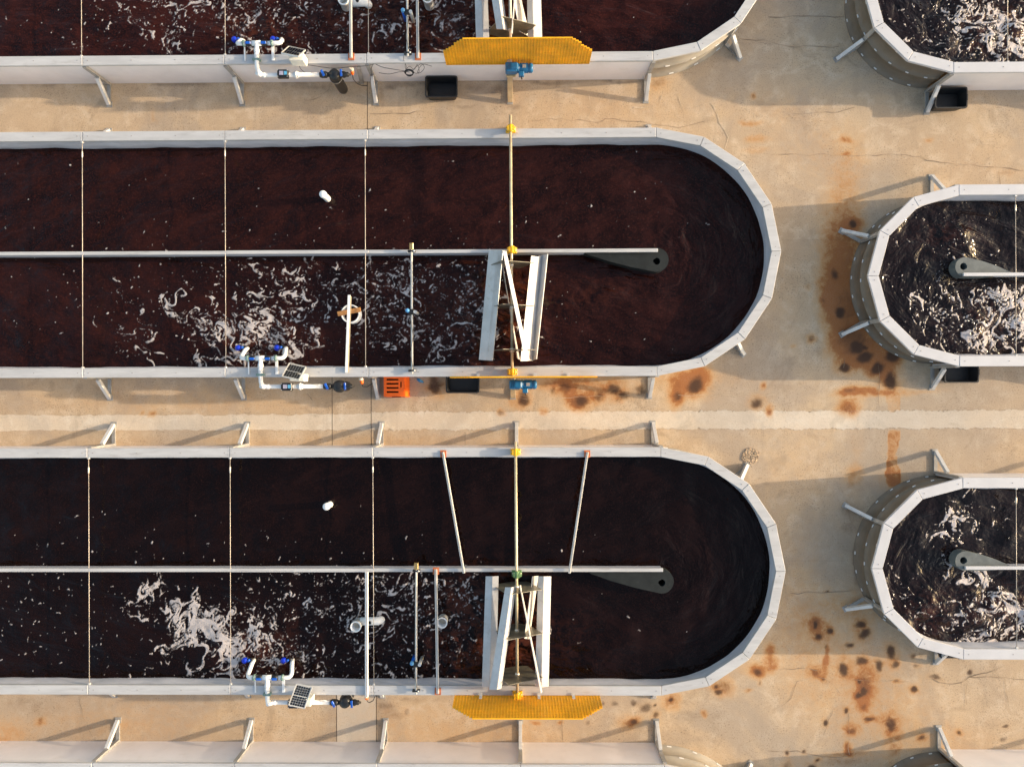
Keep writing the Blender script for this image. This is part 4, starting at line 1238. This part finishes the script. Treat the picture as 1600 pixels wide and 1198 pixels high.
# ------------------------------------------------------------------ pipe manifolds with meter and filter
def arc(p0, p1, p2, n=5):
    return [p0.lerp(p1, t).lerp(p1.lerp(p2, t), t) for t in [k / n for k in range(n + 1)]]
def manifold(label, T, px_tee):
    py = 599 - (T.yc - R_L) * PXR
    x0 = P(px_tee, py, 1.06).x
    ye = T.yc - R_L                       # outer edge of the rim
    V = lambda x, y, z: Vector((x0 + x, ye + y, z))
    t = thing('pipe_manifold', label, 'pipes', V(0, 0, H), 'white pipe manifolds')
    zm, zr, yin, yo, r = 1.07, 0.90, 0.40, -0.20, 0.046
    # feed: tee over the rim, elbow down, long run
    feed = [V(0, yin, zm), V(0, yin - 0.15, zm), V(0, 0.0, zm)] + arc(V(0, -0.10, zm - .02), V(0.01, yo, zm - 0.06), V(0.06, yo, zr), 6) + [V(0.12, yo, zr), V(1.30, yo, zr)]
    MB().tube(feed, r, 12).build('feed_pipe', M['pvc'], t)
    cp = MB()
    cp.tube([V(-0.02, yo + 0.02, zr + .10), V(0.03, yo, zr + .02)], r * 1.25, 12)
    cp.tube([V(0.06, yo, zr), V(0.13, yo, zr)], r * 1.2, 12)
    cp.tube([V(0, yin - 0.12, zm), V(0, yin - 0.20, zm)], r * 1.25, 12)
    cp.tube([V(0, yin - 0.22, zm), V(0, yin - 0.28, zm)], r * 1.15, 12)
    cp.build('elbow', M['pvc'], t)
    u = MB()
    for dx, rr in ((0.755, 1.35), (0.79, 1.65), (0.825, 1.35)):
        u.tube([V(dx - 0.015, yo, zr), V(dx + 0.015, yo, zr)], r * rr, 14)
    u.build('union', M['pvc'], t)
    # cross header above the water
    MB().tube([V(-0.11, yin, zm), V(0.11, yin, zm)], r * 1.2, 12).build('tee', M['pvc'], t)
    right = [V(0.22, yin, zm), V(0.38, yin, zm)] + arc(V(0.42, yin, zm), V(0.50, yin, zm - .01), V(0.50, yin + 0.08, zm - .07), 5) + [V(0.45, yin + 0.19, 0.84), V(0.42, yin + 0.23, 0.70)]
    left = [V(-0.22, yin, zm), V(-0.34, yin, zm)] + arc(V(-0.36, yin, zm), V(-0.43, yin, zm - .01), V(-0.43, yin + 0.06, zm - .09), 5) + [V(-0.42, yin + 0.18, 0.84), V(-0.42, yin + 0.23, 0.70)]
    MB().tube(right, r * 0.95, 12).build('branch_pipe', M['pvc'], t)
    MB().tube(left, r * 0.95, 12).build('branch_pipe', M['pvc'], t)
    for sx in (-1, 1):
        vx = 0.165 * sx
        v = MB().tube([V(vx - 0.06, yin, zm), V(vx + 0.06, yin, zm)], r * 1.28, 12).build('valve', M['black'], t)
        MB().box(V(vx, yin - 0.012, zm + 0.055), (0.105, 0.05, 0.03), (0.3, 0, 0)).build('valve_handle', M['valve'], v, bevel=0.006)
        # injector at the water: black connector, blue cap
        cx_ = 0.42 if sx > 0 else -0.42
        q = V(cx_, yin + 0.24, 0.72)
        b = MB().tube([q, q + Vector((-0.05, 0.01, 0.01)), q + Vector((-0.13, 0.0, 0.01))], [0.035, 0.042, 0.03], 10).build('injector', M['black'], t)
        MB().tube([q + Vector((-0.08, 0.005, 0.035)), q + Vector((-0.10, 0.0, 0.075))], 0.03, 10).build('cap_nut', M['valve'], b)
        c = q + Vector((-0.18, -0.005, 0.03))
        MB().lathe(c, [(0, -0.05), (0.045, -0.05), (0.062, -0.02), (0.062, 0.03), (0.045, 0.05), (0, 0.055)], 14).build('cap', M['cap'], b)
        # clamp and post on the rim
        kx = 0.325 if sx > 0 else -0.275
        MB().tube([V(kx - 0.018, yin, zm), V(kx + 0.018, yin, zm)], r * 1.45, 12).box(V(kx, yin, zm + 0.07), (0.05, 0.02, 0.03)).build('pipe_clamp', M['clamp'], t)
        pw = 0.055 if sx > 0 else 0.025
        MB().bar(V(kx, yin - 0.02, zm - 0.045), V(kx, 0.06, H + 0.012), pw, 0.018).build('clamp_post', M['pvc'], t)
    MB().box(V(0, 0.05, zm), (0.17, 0.05, 0.10)).build('pipe_saddle', M['clamp'], t, bevel=0.01)
    # flow meter
    mt = MB().box(V(0.52, yo - 0.005, zr + 0.05), (0.235, 0.17, 0.10)).build('flow_meter', M['black'], t, bevel=0.012)
    MB().box(V(0.495, yo, zr + 0.102), (0.085, 0.085, 0.006)).build('meter_screen', M['screen'], mt)
    MB().box(V(0.583, yo, zr + 0.102), (0.060, 0.075, 0.006)).build('meter_keypad', M['screen2'], mt)
    sc = MB()
    for dx in (-0.1, 0.1):
        for dy in (-0.068, 0.068):
            sc.lathe(V(0.52 + dx, yo - 0.005 + dy, zr + 0.10), [(0, 0.004), (0.008, 0.004), (0.008, 0)], 6)
    sc.build('meter_screws', M['pvc'], mt)
    # black disc filter between two valves
    v = MB().tube([V(1.29, yo, zr), V(1.33, yo, zr), V(1.43, yo, zr), V(1.46, yo, zr)], [0.055, 0.07, 0.07, 0.045], 12).build('valve', M['black'], t)
    MB().box(V(1.37, yo, zr + 0.085), (0.05, 0.14, 0.025), (0, 0, 0.45)).build('valve_handle', M['valve'], v, bevel=0.006)
    f = MB().lathe(V(1.60, yo, 0), [(0, 0.975), (0.05, 0.97), (0.115, 0.93), (0.125, 0.88), (0.125, 0.80), (0.135, 0.79), (0.135, 0.75), (0.115, 0.74), (0.110, 0.18), (0.09, 0.10), (0, 0.10)], 24)
    f.tube([V(1.46, yo, zr), V(1.74, yo, zr)], 0.05, 12)
    fo = f.build('filter', M['black'], t)
    MB().lathe(V(1.60, yo, 0), [(0.139, 0.785), (0.139, 0.755)], 24).build('filter_band', M['galv'], fo, recalc=False)
    v = MB().tube([V(1.72, yo, zr), V(1.75, yo, zr), V(1.82, yo, zr), V(1.85, yo, zr), V(1.90, yo, zr), V(1.91, yo, zr), V(1.95, yo, zr)], [0.05, 0.068, 0.068, 0.05, 0.05, 0.025, 0.02], 12).build('valve', M['black'], t)
    MB().box(V(1.765, yo, zr + 0.085), (0.045, 0.15, 0.025), (0, 0, 0.05)).build('valve_handle', M['valve'], v, bevel=0.006)
    return t
manifold('white pipe manifold with blue valves on the top tank, black filter leaning out below', L1, 401.5)
manifold('white pipe manifold with blue valves on the upper middle tank', L2, 407.5)
manifold('white pipe manifold with blue valves on the lower middle tank', L3, 418)

def solar(label, px, py, T, size=(0.36, 0.40), dy=0.06):
    c = P(px, py, 1.22)
    c.y = T.yc - R_L + dy
    t = thing('solar_unit', label, 'solar panel', (c.x, c.y, H), 'solar units')
    # enclosure behind the panel
    MB().box((c.x + 0.05, c.y - 0.07, H + 0.20), (0.31, 0.16, 0.28), (0, 0, -0.06)).build('enclosure', M['box'], t, bevel=0.012)
    MB().tube([(c.x, c.y + 0.03, H), (c.x, c.y, H + 0.25)], 0.022, 8).build('post', M['alu'], t)
    tilt = rad(-46)
    yaw = rad(-12)
    Rm = Euler((tilt, 0, yaw)).to_matrix()
    o = Vector((c.x - 0.02, c.y + 0.05, H + 0.30))
    w, h = size
    def loc(u, v, d=0):
        return o + Rm @ Vector((u, v, d))
    fr = MB()
    e = 0.014
    fr.bar(loc(-w / 2, -h / 2), loc(w / 2, -h / 2), e, 0.03, Rm @ Vector((0, 0, 1)))
    fr.bar(loc(-w / 2, h / 2), loc(w / 2, h / 2), e, 0.03, Rm @ Vector((0, 0, 1)))
    fr.bar(loc(-w / 2, -h / 2), loc(-w / 2, h / 2), e, 0.03, Rm @ Vector((0, 0, 1)))
    fr.bar(loc(w / 2, -h / 2), loc(w / 2, h / 2), e, 0.03, Rm @ Vector((0, 0, 1)))
    q = [loc(-w / 2, -h / 2, 0.0), loc(w / 2, -h / 2, 0.0), loc(w / 2, h / 2, 0.0), loc(-w / 2, h / 2, 0.0)]
    nn = Rm @ Vector((0, 0, 0.008))
    fr.hexa([x - nn for x in q], [x for x in q])
    f = fr.build('panel_frame', M['alu'], t)
    nx, ny = 6, 8
    for i in range(nx):
        for j in range(ny):
            u0 = -w / 2 + 0.018 + (w - 0.036) * i / nx
            u1 = u0 + (w - 0.036) / nx - 0.007
            gap = 0.012 if j >= ny // 2 else 0
            v0 = -h / 2 + 0.016 + (h - 0.044) * j / ny + gap
            v1 = v0 + (h - 0.044) / ny - 0.007
            q = [loc(u0, v0, 0.003), loc(u1, v0, 0.003), loc(u1, v1, 0.003), loc(u0, v1, 0.003)]
            n2 = Rm @ Vector((0, 0, 0.004))
            MB().hexa(q, [x + n2 for x in q]).build('solar_cell', M['cell'], f)
    return t
solar('solar unit on the top tank seen from behind, cream box', 462, 88, L1)
solar('small solar panel with cream box on the rim of the upper middle tank', 463, 582, L2)
solar('solar panel in full view over the pipes of the lower middle tank', 473, 1088, L3, size=(0.34, 0.44))

# ------------------------------------------------------------------ bins and crate on the ground
def tub(label, px0, py0, px1, py1, hgt=0.30, rot=0.0):
    a_, b_ = P(px0, py0, hgt), P(px1, py1, hgt)
    c = (a_ + b_) / 2
    w, d = abs(b_.x - a_.x), abs(a_.y - b_.y)
    t = thing('plastic_bin', label, 'bin', (c.x, c.y, 0.0), 'black plastic bins')
    def rect(wx, wy, z):
        n, out, r = 4, [], 0.05
        for sx, sy, a0 in ((1, 1, 0), (-1, 1, 90), (-1, -1, 180), (1, -1, 270)):
            for k in range(n + 1):
                an = rad(a0 + 90 * k / n)
                x, y = sx * (wx / 2 - r) + r * math.cos(an), sy * (wy / 2 - r) + r * math.sin(an)
                p = Matrix.Rotation(rot, 2) @ Vector((x, y))
                out.append(Vector((c.x + p.x, c.y + p.y, z)))
        return out
    loops = [rect(w - 0.10, d - 0.10, 0.006), rect(w - 0.035, d - 0.035, hgt - 0.05), rect(w, d, hgt - 0.045), rect(w, d, hgt), rect(w - 0.05, d - 0.05, hgt), rect(w - 0.115, d - 0.115, 0.03)]
    n = len(loops[0])
    vs_ = [p for l in loops for p in l]
    fs = []
    for k in range(len(loops) - 1):
        for i in range(n):
            j = (i + 1) % n
            fs.append((k * n + i, k * n + j, (k + 1) * n + j, (k + 1) * n + i))
    fs.append(tuple(reversed(range(n))))
    fs.append(tuple(range((len(loops) - 1) * n, len(loops) * n)))
    MB().add(vs_, fs).build('tub', M['bin'], t)
    for sx in (-1, 1):
        p = Matrix.Rotation(rot, 2) @ Vector((sx * (w / 2 - 0.012), 0))
        MB().box((c.x + p.x, c.y + p.y, hgt + 0.004), (0.03, 0.14, 0.02), (0, 0, rot)).build('handle', M['bin'], t, bevel=0.004)
    return t
tub('black plastic bin on the ground near the top, left of the yellow guard', 664, 119, 715, 152)
tub('black plastic bin on the ground between orange crate and blue motor', 696.5, 582, 749, 614)
tub('black plastic bin tucked beside a strut at top right', 1461, 136, 1512, 169)
tub('black plastic bin on the ground below the right raceway tank', 1476, 564, 1530, 598)
tub('black plastic bin mostly hidden under the lower right tank rim', 1468, 993, 1521, 1028)

def crate():
    c = P(618, 602, 0.3)
    w, d, h = 0.52, 0.48, 0.30
    t = thing('crate', 'bright orange slotted plastic crate on the ground beside a strut', 'crate', (c.x, c.y, 0))
    x0, x1, y0, y1 = c.x - w / 2, c.x + w / 2, c.y - d / 2, c.y + d / 2
    # slotted top made of strips between four long slots
    top = MB()
    sl = [(y0 + 0.075 + k * 0.092, y0 + 0.075 + k * 0.092 + 0.036) for k in range(4)]
    xa, xb = x0 + 0.055, x0 + 0.325
    xc, xd = x0 + 0.365, x0 + 0.395
    zt = h
    ys = [y0] + [v for s in sl for v in s] + [y1]
    for k in range(0, len(ys), 2):
        top.box(((xa + xb) / 2, (ys[k] + ys[k + 1]) / 2, zt - 0.012), (xb - xa, ys[k + 1] - ys[k], 0.024))
    top.box(((x0 + xa) / 2, c.y, zt - 0.012), (xa - x0 - 0.0005, d, 0.0238))
    top.box(((xb + xc) / 2, c.y, zt - 0.012), (xc - xb - 0.0005, d, 0.0238))
    top.box(((xc + xd) / 2, y0 + d * 0.2, zt - 0.012), (xd - xc - 0.0005, d * 0.4, 0.0238))
    top.box(((xc + xd) / 2, y1 - d * 0.17, zt - 0.012), (xd - xc - 0.0005, d * 0.34, 0.0238))
    xe = x1 - 0.06
    top.box(((xd + xe) / 2, c.y, zt - 0.012), (xe - xd - 0.0005, d, 0.0238))
    top.build('slotted_top', M['orange'], t)
    sides = MB()
    fl = 0.05
    def wall(a0, a1, b0, b1):
        n_ = Vector((0, 0, 0))
        q = [Vector((*a0, h - 0.024)), Vector((*a1, h - 0.024)), Vector((*b1, 0.0)), Vector((*b0, 0.0))]
        nr = (q[1] - q[0]).cross(q[3] - q[0]).normalized() * 0.008
        sides.hexa([x - nr for x in q], [x + nr for x in q])
    wall((x0, y0), (xe, y0), (x0 - 0.01, y0 - 0.02), (x1, y0 - 0.02))
    wall((xe, y0), (xe, y1), (x1, y0 - 0.02), (x1, y1 + 0.02))
    wall((xe, y1), (x0, y1), (x1, y1 + 0.02), (x0 - 0.01, y1 + 0.02))
    wall((x0, y1), (x0, y0), (x0 - 0.01, y1 + 0.02), (x0 - 0.01, y0 - 0.02))
    sides.build('side_wall', M['orange'], t)
    MB().box((c.x, y0 - 0.022, h * 0.62), (0.20, 0.016, 0.03)).build('hand_grip_shade', M['void'], t)  # near-black box painted as the shade inside the grip opening
    MB().box((c.x, c.y, 0.012), (w - 0.02, d - 0.02, 0.02)).build('base', M['void'], t)  # near-black sheet: shade seen through the slots is in its colour
crate()

# ------------------------------------------------------------------ cross bars, sensor poles, pipes in the water
def cross_bar(label, p_far, p_near, m, w=0.055, h=0.045, br_far=False, br_near=False, z=H + 0.028, group='cross bars'):
    a_, b_ = P(*p_far, z), P(*p_near, z)
    t = thing('cross_bar', label, 'bar', (b_.x, b_.y, z), group)
    MB().bar(a_, b_, w, h).build('beam', m, t, bevel=0.004)
    MB().bar(a_ + Vector((0, 0, h / 2 + 0.002)), b_ + Vector((0, 0, h / 2 + 0.002)), w * 0.30, 0.005).build('beam_rib', M['galv'], t)
    for f, p, q in ((br_far, a_, b_), (br_near, b_, a_)):
        if f:
            d = (q - p).normalized() * 0.05
            MB().box((p.x + d.x * 0.8, p.y + d.y * 0.8, z - h / 2 + 0.003), (w + 0.075, 0.15, 0.014)).build('end_bracket', M['copper'], t)
    return t
cross_bar('pale cross bar with red end bracket over the top tank, left of the sensor pole', (547, -108), (548.5, 91), M['bar'], br_near=True)
cross_bar('pale cross bar with red end bracket over the top tank, right of the sensor pole', (651, -108), (653, 91), M['bar'], br_near=True)
cross_bar('white cross bar over the foam of the lower middle tank, left of the sensor pole', (573, 893), (573, 1087), M['pvc'], w=0.065)
cross_bar('pale cross bar with red bracket right of the sensor pole, lower middle tank', (681, 889), (684, 1083), M['bar'], br_far=True, br_near=True)
cross_bar('left diagonal bar across the black water of the lower middle tank', (692, 706), (725, 895), M['bar'], w=0.05, br_far=True)
cross_bar('right diagonal bar across the black water of the lower middle tank', (918, 706), (889.5, 895), M['bar'], w=0.05, br_far=True)

def sensor_pole(label, p_far, p_near, cl):
    z = H + 0.075
    a_, b_ = P(*p_far, z), P(*p_near, z)
    t = thing('sensor_pole', label, 'pole', (b_.x, b_.y, H), 'sensor poles')
    MB().tube([a_, b_], 0.023, 10).build('pole', M['bar'], t)
    d = (b_ - a_).normalized()
    for p in (a_ + d * 0.10, b_ - d * 0.07):
        o = MB().box((p.x, p.y, z - 0.02), (0.16, 0.045, 0.085)).build('pole_clamp', M['black'], t, bevel=0.008)
        MB().lathe((p.x + 0.05, p.y, z + 0.022), [(0, 0.01), (0.02, 0.01), (0.022, 0)], 8).build('clamp_bolt', M['alu'], o)
    MB().box(a_ + Vector((0.0, 0.0, 0.0)), (0.085, 0.14, 0.07)).build('end_fitting', M['brass'], t, bevel=0.01)
    c = P(cl[0], cl[1], z)
    MB().box(c, (0.11, 0.12, 0.09)).build('sensor_clamp', M['black'], t, bevel=0.02)
    MB().tube([c + Vector((-0.08, 0.02, 0.03)), c + Vector((-0.09, 0.03, -0.38))], 0.035, 10).build('probe', M['valve'], t)
    MB().lathe(c + Vector((-0.08, 0.03, 0.03)), [(0, 0.05), (0.03, 0.05), (0.045, 0.02), (0.045, -0.02), (0, -0.03)], 10).build('probe_head', M['paleblue'], t)
    MB().tube([c + Vector((0.08, 0.0, 0.05)), c + Vector((0.08, 0.0, -0.38))], 0.036, 10).build('probe', M['alu'], t)
    cable = [c + Vector((-0.05, -0.05, 0.02))] + [a_.lerp(b_, k) + Vector((0.04 * math.sin(k * 21), 0, 0.026)) for k in (0.55, 0.7, 0.85, 0.97)]
    MB().tube([p for p in cable if p.y <= c.y], 0.005, 6).build('cable', M['black'], t)
    return t
sensor_pole('sensor pole with blue probe between two cross bars of the top tank', (635.5, -110), (637, 88), (636, 20))
sensor_pole('sensor pole with blue probe over the foam of the upper middle tank', (643, 385), (644, 584), (643, 487.5))
sensor_pole('sensor pole with blue probe over the foam of the lower middle tank', (650.5, 884), (650, 1084), (650, 1037))

def ring_unit():
    z = 0.62
    c = P(547, 490, 0.86)
    t = thing('standpipe', 'white open pipe ring with a wooden plank across it', 'pipe', (c.x, c.y, z))
    MB().lathe((c.x, c.y, 0), [(0.20, 0.45), (0.20, 0.86), (0.175, 0.86), (0.175, 0.45)], 32).build('ring', M['pvc'], t)
    MB().bar(P(527.5, 490.5, 0.885), P(563.5, 483.5, 0.885), 0.10, 0.03).build('plank', M['wood'], t, bevel=0.004)
    z2 = H + 0.03
    t2 = thing('short_bar', 'short white bar from the rim to the wooden plank', 'bar', P(541, 582, H))
    MB().bar(P(541, 582, z2), P(545.5, 461, z2 - 0.02), 0.05, 0.045).build('beam', M['pvc'], t2, bevel=0.004)
    MB().bar(P(543.5, 582, z2 - 0.006), P(548.2, 463, z2 - 0.03), 0.025, 0.035).build('beam_side', M['gold'], t2)
ring_unit()
def stand(label, px, py, zt, r=0.07, zw=0.6):
    c = P(px, py, zt)
    t = thing('standpipe', label, 'pipe', (c.x, c.y, zw), 'capped white standpipes')
    MB().lathe((c.x, c.y, 0), [(r, zw - 0.1), (r, zt - 0.05)], 16).build('pipe', M['pvc'], t, recalc=False)
    MB().lathe((c.x, c.y, 0), [(r * 1.12, zt - 0.08), (r * 1.12, zt - 0.015), (r * 0.9, zt), (0, zt)], 16).build('pipe_cap', M['pvc'], t)
stand('capped white standpipe poking out of brown water, upper middle tank', 504, 303, 1.02)
stand('capped white standpipe poking out of black water, lower middle tank', 509.5, 791.5, 1.02, zw=0.68)
def tee_pipe(label, px, py, zt, dx, zw, r=0.105):
    """upright open pipe joined to a second capped pipe lying at the water"""
    c = P(px, py, zt)
    t = thing('standpipe', label, 'pipe', (c.x, c.y, zw), 'open white standpipes')
    MB().lathe((c.x, c.y, 0), [(r, zw - 0.15), (r, zt - 0.05), (r * 1.1, zt - 0.05), (r * 1.1, zt), (r * 0.88, zt), (r * 0.86, zw - 0.1)], 22).build('pipe', M['pvc'], t)
    MB().lathe((c.x, c.y, 0), [(0, zt - 0.22), (r * 0.86, zt - 0.22)], 22).build('inner_wall', M['cream'], t, recalc=False)
    if dx:
        q = Vector((c.x + 0.06, c.y + 0.05, zw + 0.10))
        o = MB().tube([q, q + Vector((dx - 0.05, 0.01, 0)), q + Vector((dx, 0.01, -0.05)), q + Vector((dx + 0.03, 0.01, -0.16))], [0.085, 0.085, 0.085, 0.08], 14).build('side_arm', M['pvc'], t)
        MB().tube([q + Vector((dx * 0.52, 0, -0.08)), q + Vector((dx * 0.52, 0, 0.092))], 0.035, 10).build('plug', M['black'], o)
tee_pipe('open white pipe with side arm under the white bar, lower middle tank', 555.5, 979, 0.98, 0.42, 0.68)
tee_pipe('open white pipe beside the red-bracket bar, lower middle tank', 690.5, 973, 0.98, 0, 0.68)
tee_pipe('open white pipe with side arm at the top edge, beside the left cross bar', 536, -1, 0.98, 0.40, 0.64)
tee_pipe('open white pipe at the top edge, beside the right cross bar', 668, -4, 0.98, 0, 0.64)

# ------------------------------------------------------------------ cables and plugs
def cable(name, label, pts, r=0.006, m='black'):
    pts = [P(*p) for p in pts]
    # smooth with Catmull-Rom
    out = []
    for i in range(len(pts) - 1):
        p0, p1, p2, p3 = pts[max(i - 1, 0)], pts[i], pts[i + 1], pts[min(i + 2, len(pts) - 1)]
        for k in range(5):
            t = k / 5
            out.append(0.5 * ((2 * p1) + (p2 - p0) * t + (2 * p0 - 5 * p1 + 4 * p2 - p3) * t * t + (3 * p1 - p0 - 3 * p2 + p3) * t ** 3))
    out.append(pts[-1])
    return tag(MB().tube(out, r, 6).build(name, M[m]), label, 'cable')
cable('cable', 'thin black cable sagging from the solar unit to the orange plug, top tank', [(469, 100, .93), (490, 103, .90), (520, 107, .88), (545, 105, .90), (573, 103, .92), (586, 100, .94)])
cable('cable', 'short black cable hanging below the solar unit, top tank', [(467, 101, .92), (470, 108, .85), (478, 115, .80)])
cable('cable', 'two-bend black cable from the strut to the coil, top tank', [(586, 100, .93), (597, 105, .88), (612, 108, .84), (630, 111, .82), (640, 113, .80)])
cable('cable', 'lower slack black cable below the rim, left of the coil', [(592, 114, .72), (608, 116, .70), (622, 113, .73), (634, 112, .78)])
cable('cable', 'black cable running down the strut under the top tank', [(583, 100, .93), (580, 108, .80), (580, 118, .60), (578, 130, .40)])
cable('cable', 'bundle of loose black wire right of the cable coil', [(633, 100, .94), (634, 108, .86), (640, 104, .90), (647, 109, .85), (652, 101, .93), (655, 112, .82), (650, 115, .8), (645, 110, .85), (658, 100, .93), (663, 106, .88), (658, 113, .8), (652, 114, .8), (660, 101, .93), (675, 104, .9)], 0.005)
cable('cable', 'black lead looping from the sensor pole over the rim, top tank', [(634, 80, 1.05), (631, 88, 1.03), (631, 95, 1.01), (634, 101, .92), (636, 108, .88)], 0.005)
def coil():
    c = P(639.5, 115, 0.78)
    mb = MB()
    for k in range(5):
        a_ = [Vector((c.x + (0.075 + 0.006 * k) * math.cos(t) + random.uniform(-.004, .004), c.y + 0.035 * math.sin(t) + 0.004 * k, c.z + 0.06 * math.sin(t) + 0.006 * k)) for t in [2 * math.pi * q / 20 for q in range(21)]]
        mb.tube(a_, 0.009, 6)
    tag(mb.build('cable_coil', M['black']), 'black coil of cable hanging below the rim of the top tank', 'cable')
coil()
def plug(label, px0, py0, px1, py1, z0, z1, loop):
    a_, b_ = P(px0, py0, z0), P(px1, py1, z1)
    t = thing('power_plug', label, 'plug', (b_.x, b_.y, z1), 'orange power plugs')
    d = b_ - a_
    MB().tube([a_, a_ + d * 0.35], 0.045, 10).build('socket', M['cream'], t)
    MB().tube([a_ + d * 0.33, a_ + d * 0.8, b_], [0.042, 0.038, 0.02], 10).build('plug_body', M['orange'], t)
    if loop:
        MB().tube([b_] + [P(*q) for q in loop], 0.009, 6).build('lead', M['black'], t)
plug('orange power plug hanging from the rim of the top tank', 549, 106, 551, 117, .90, .72, [(552, 124, .55), (558, 131, .35), (565, 134, .28), (574, 134, .25)])
plug('orange power plug under the rim of the upper middle tank', 564, 590, 566, 600, .9, .85, [(567, 604, .7), (574, 604, .5), (583, 598, .4), (587, 592, .4)])
plug('small red-orange plug at the near end of the white bar, lower middle tank', 572.5, 1086, 573, 1092, .98, .95, [(574, 1095, .93), (577, 1097, .9), (583, 1094, .92), (586, 1087, .95)])
def lead_tail():
    c = P(652, 592, 0.7)
    t = thing('cable_connector', 'small blue connector dangling beside the orange crate', 'connector', c)
    MB().tube([c, c + Vector((0.07, -0.05, -0.05)), c + Vector((0.11, -0.07, -0.12))], [0.03, 0.035, 0.02], 10).build('connector_body', M['motor'], t)
    MB().tube([P(646, 583, 1.0), P(648, 589, .9), c, ], 0.006, 6).build('lead', M['black'], t)
lead_tail()
def post_channel():
    a_, b_ = P(560, 106, .86), P(566, 130, .20)
    t = thing('channel_post', 'grey steel channel leaning on the wall behind the orange plug', 'post', (b_.x, b_.y, 0.0))
    MB().bar(a_, P(566, 131, 0.0), 0.09, 0.03, (0, 1, 0)).build('channel', M['galv'], t)
post_channel()
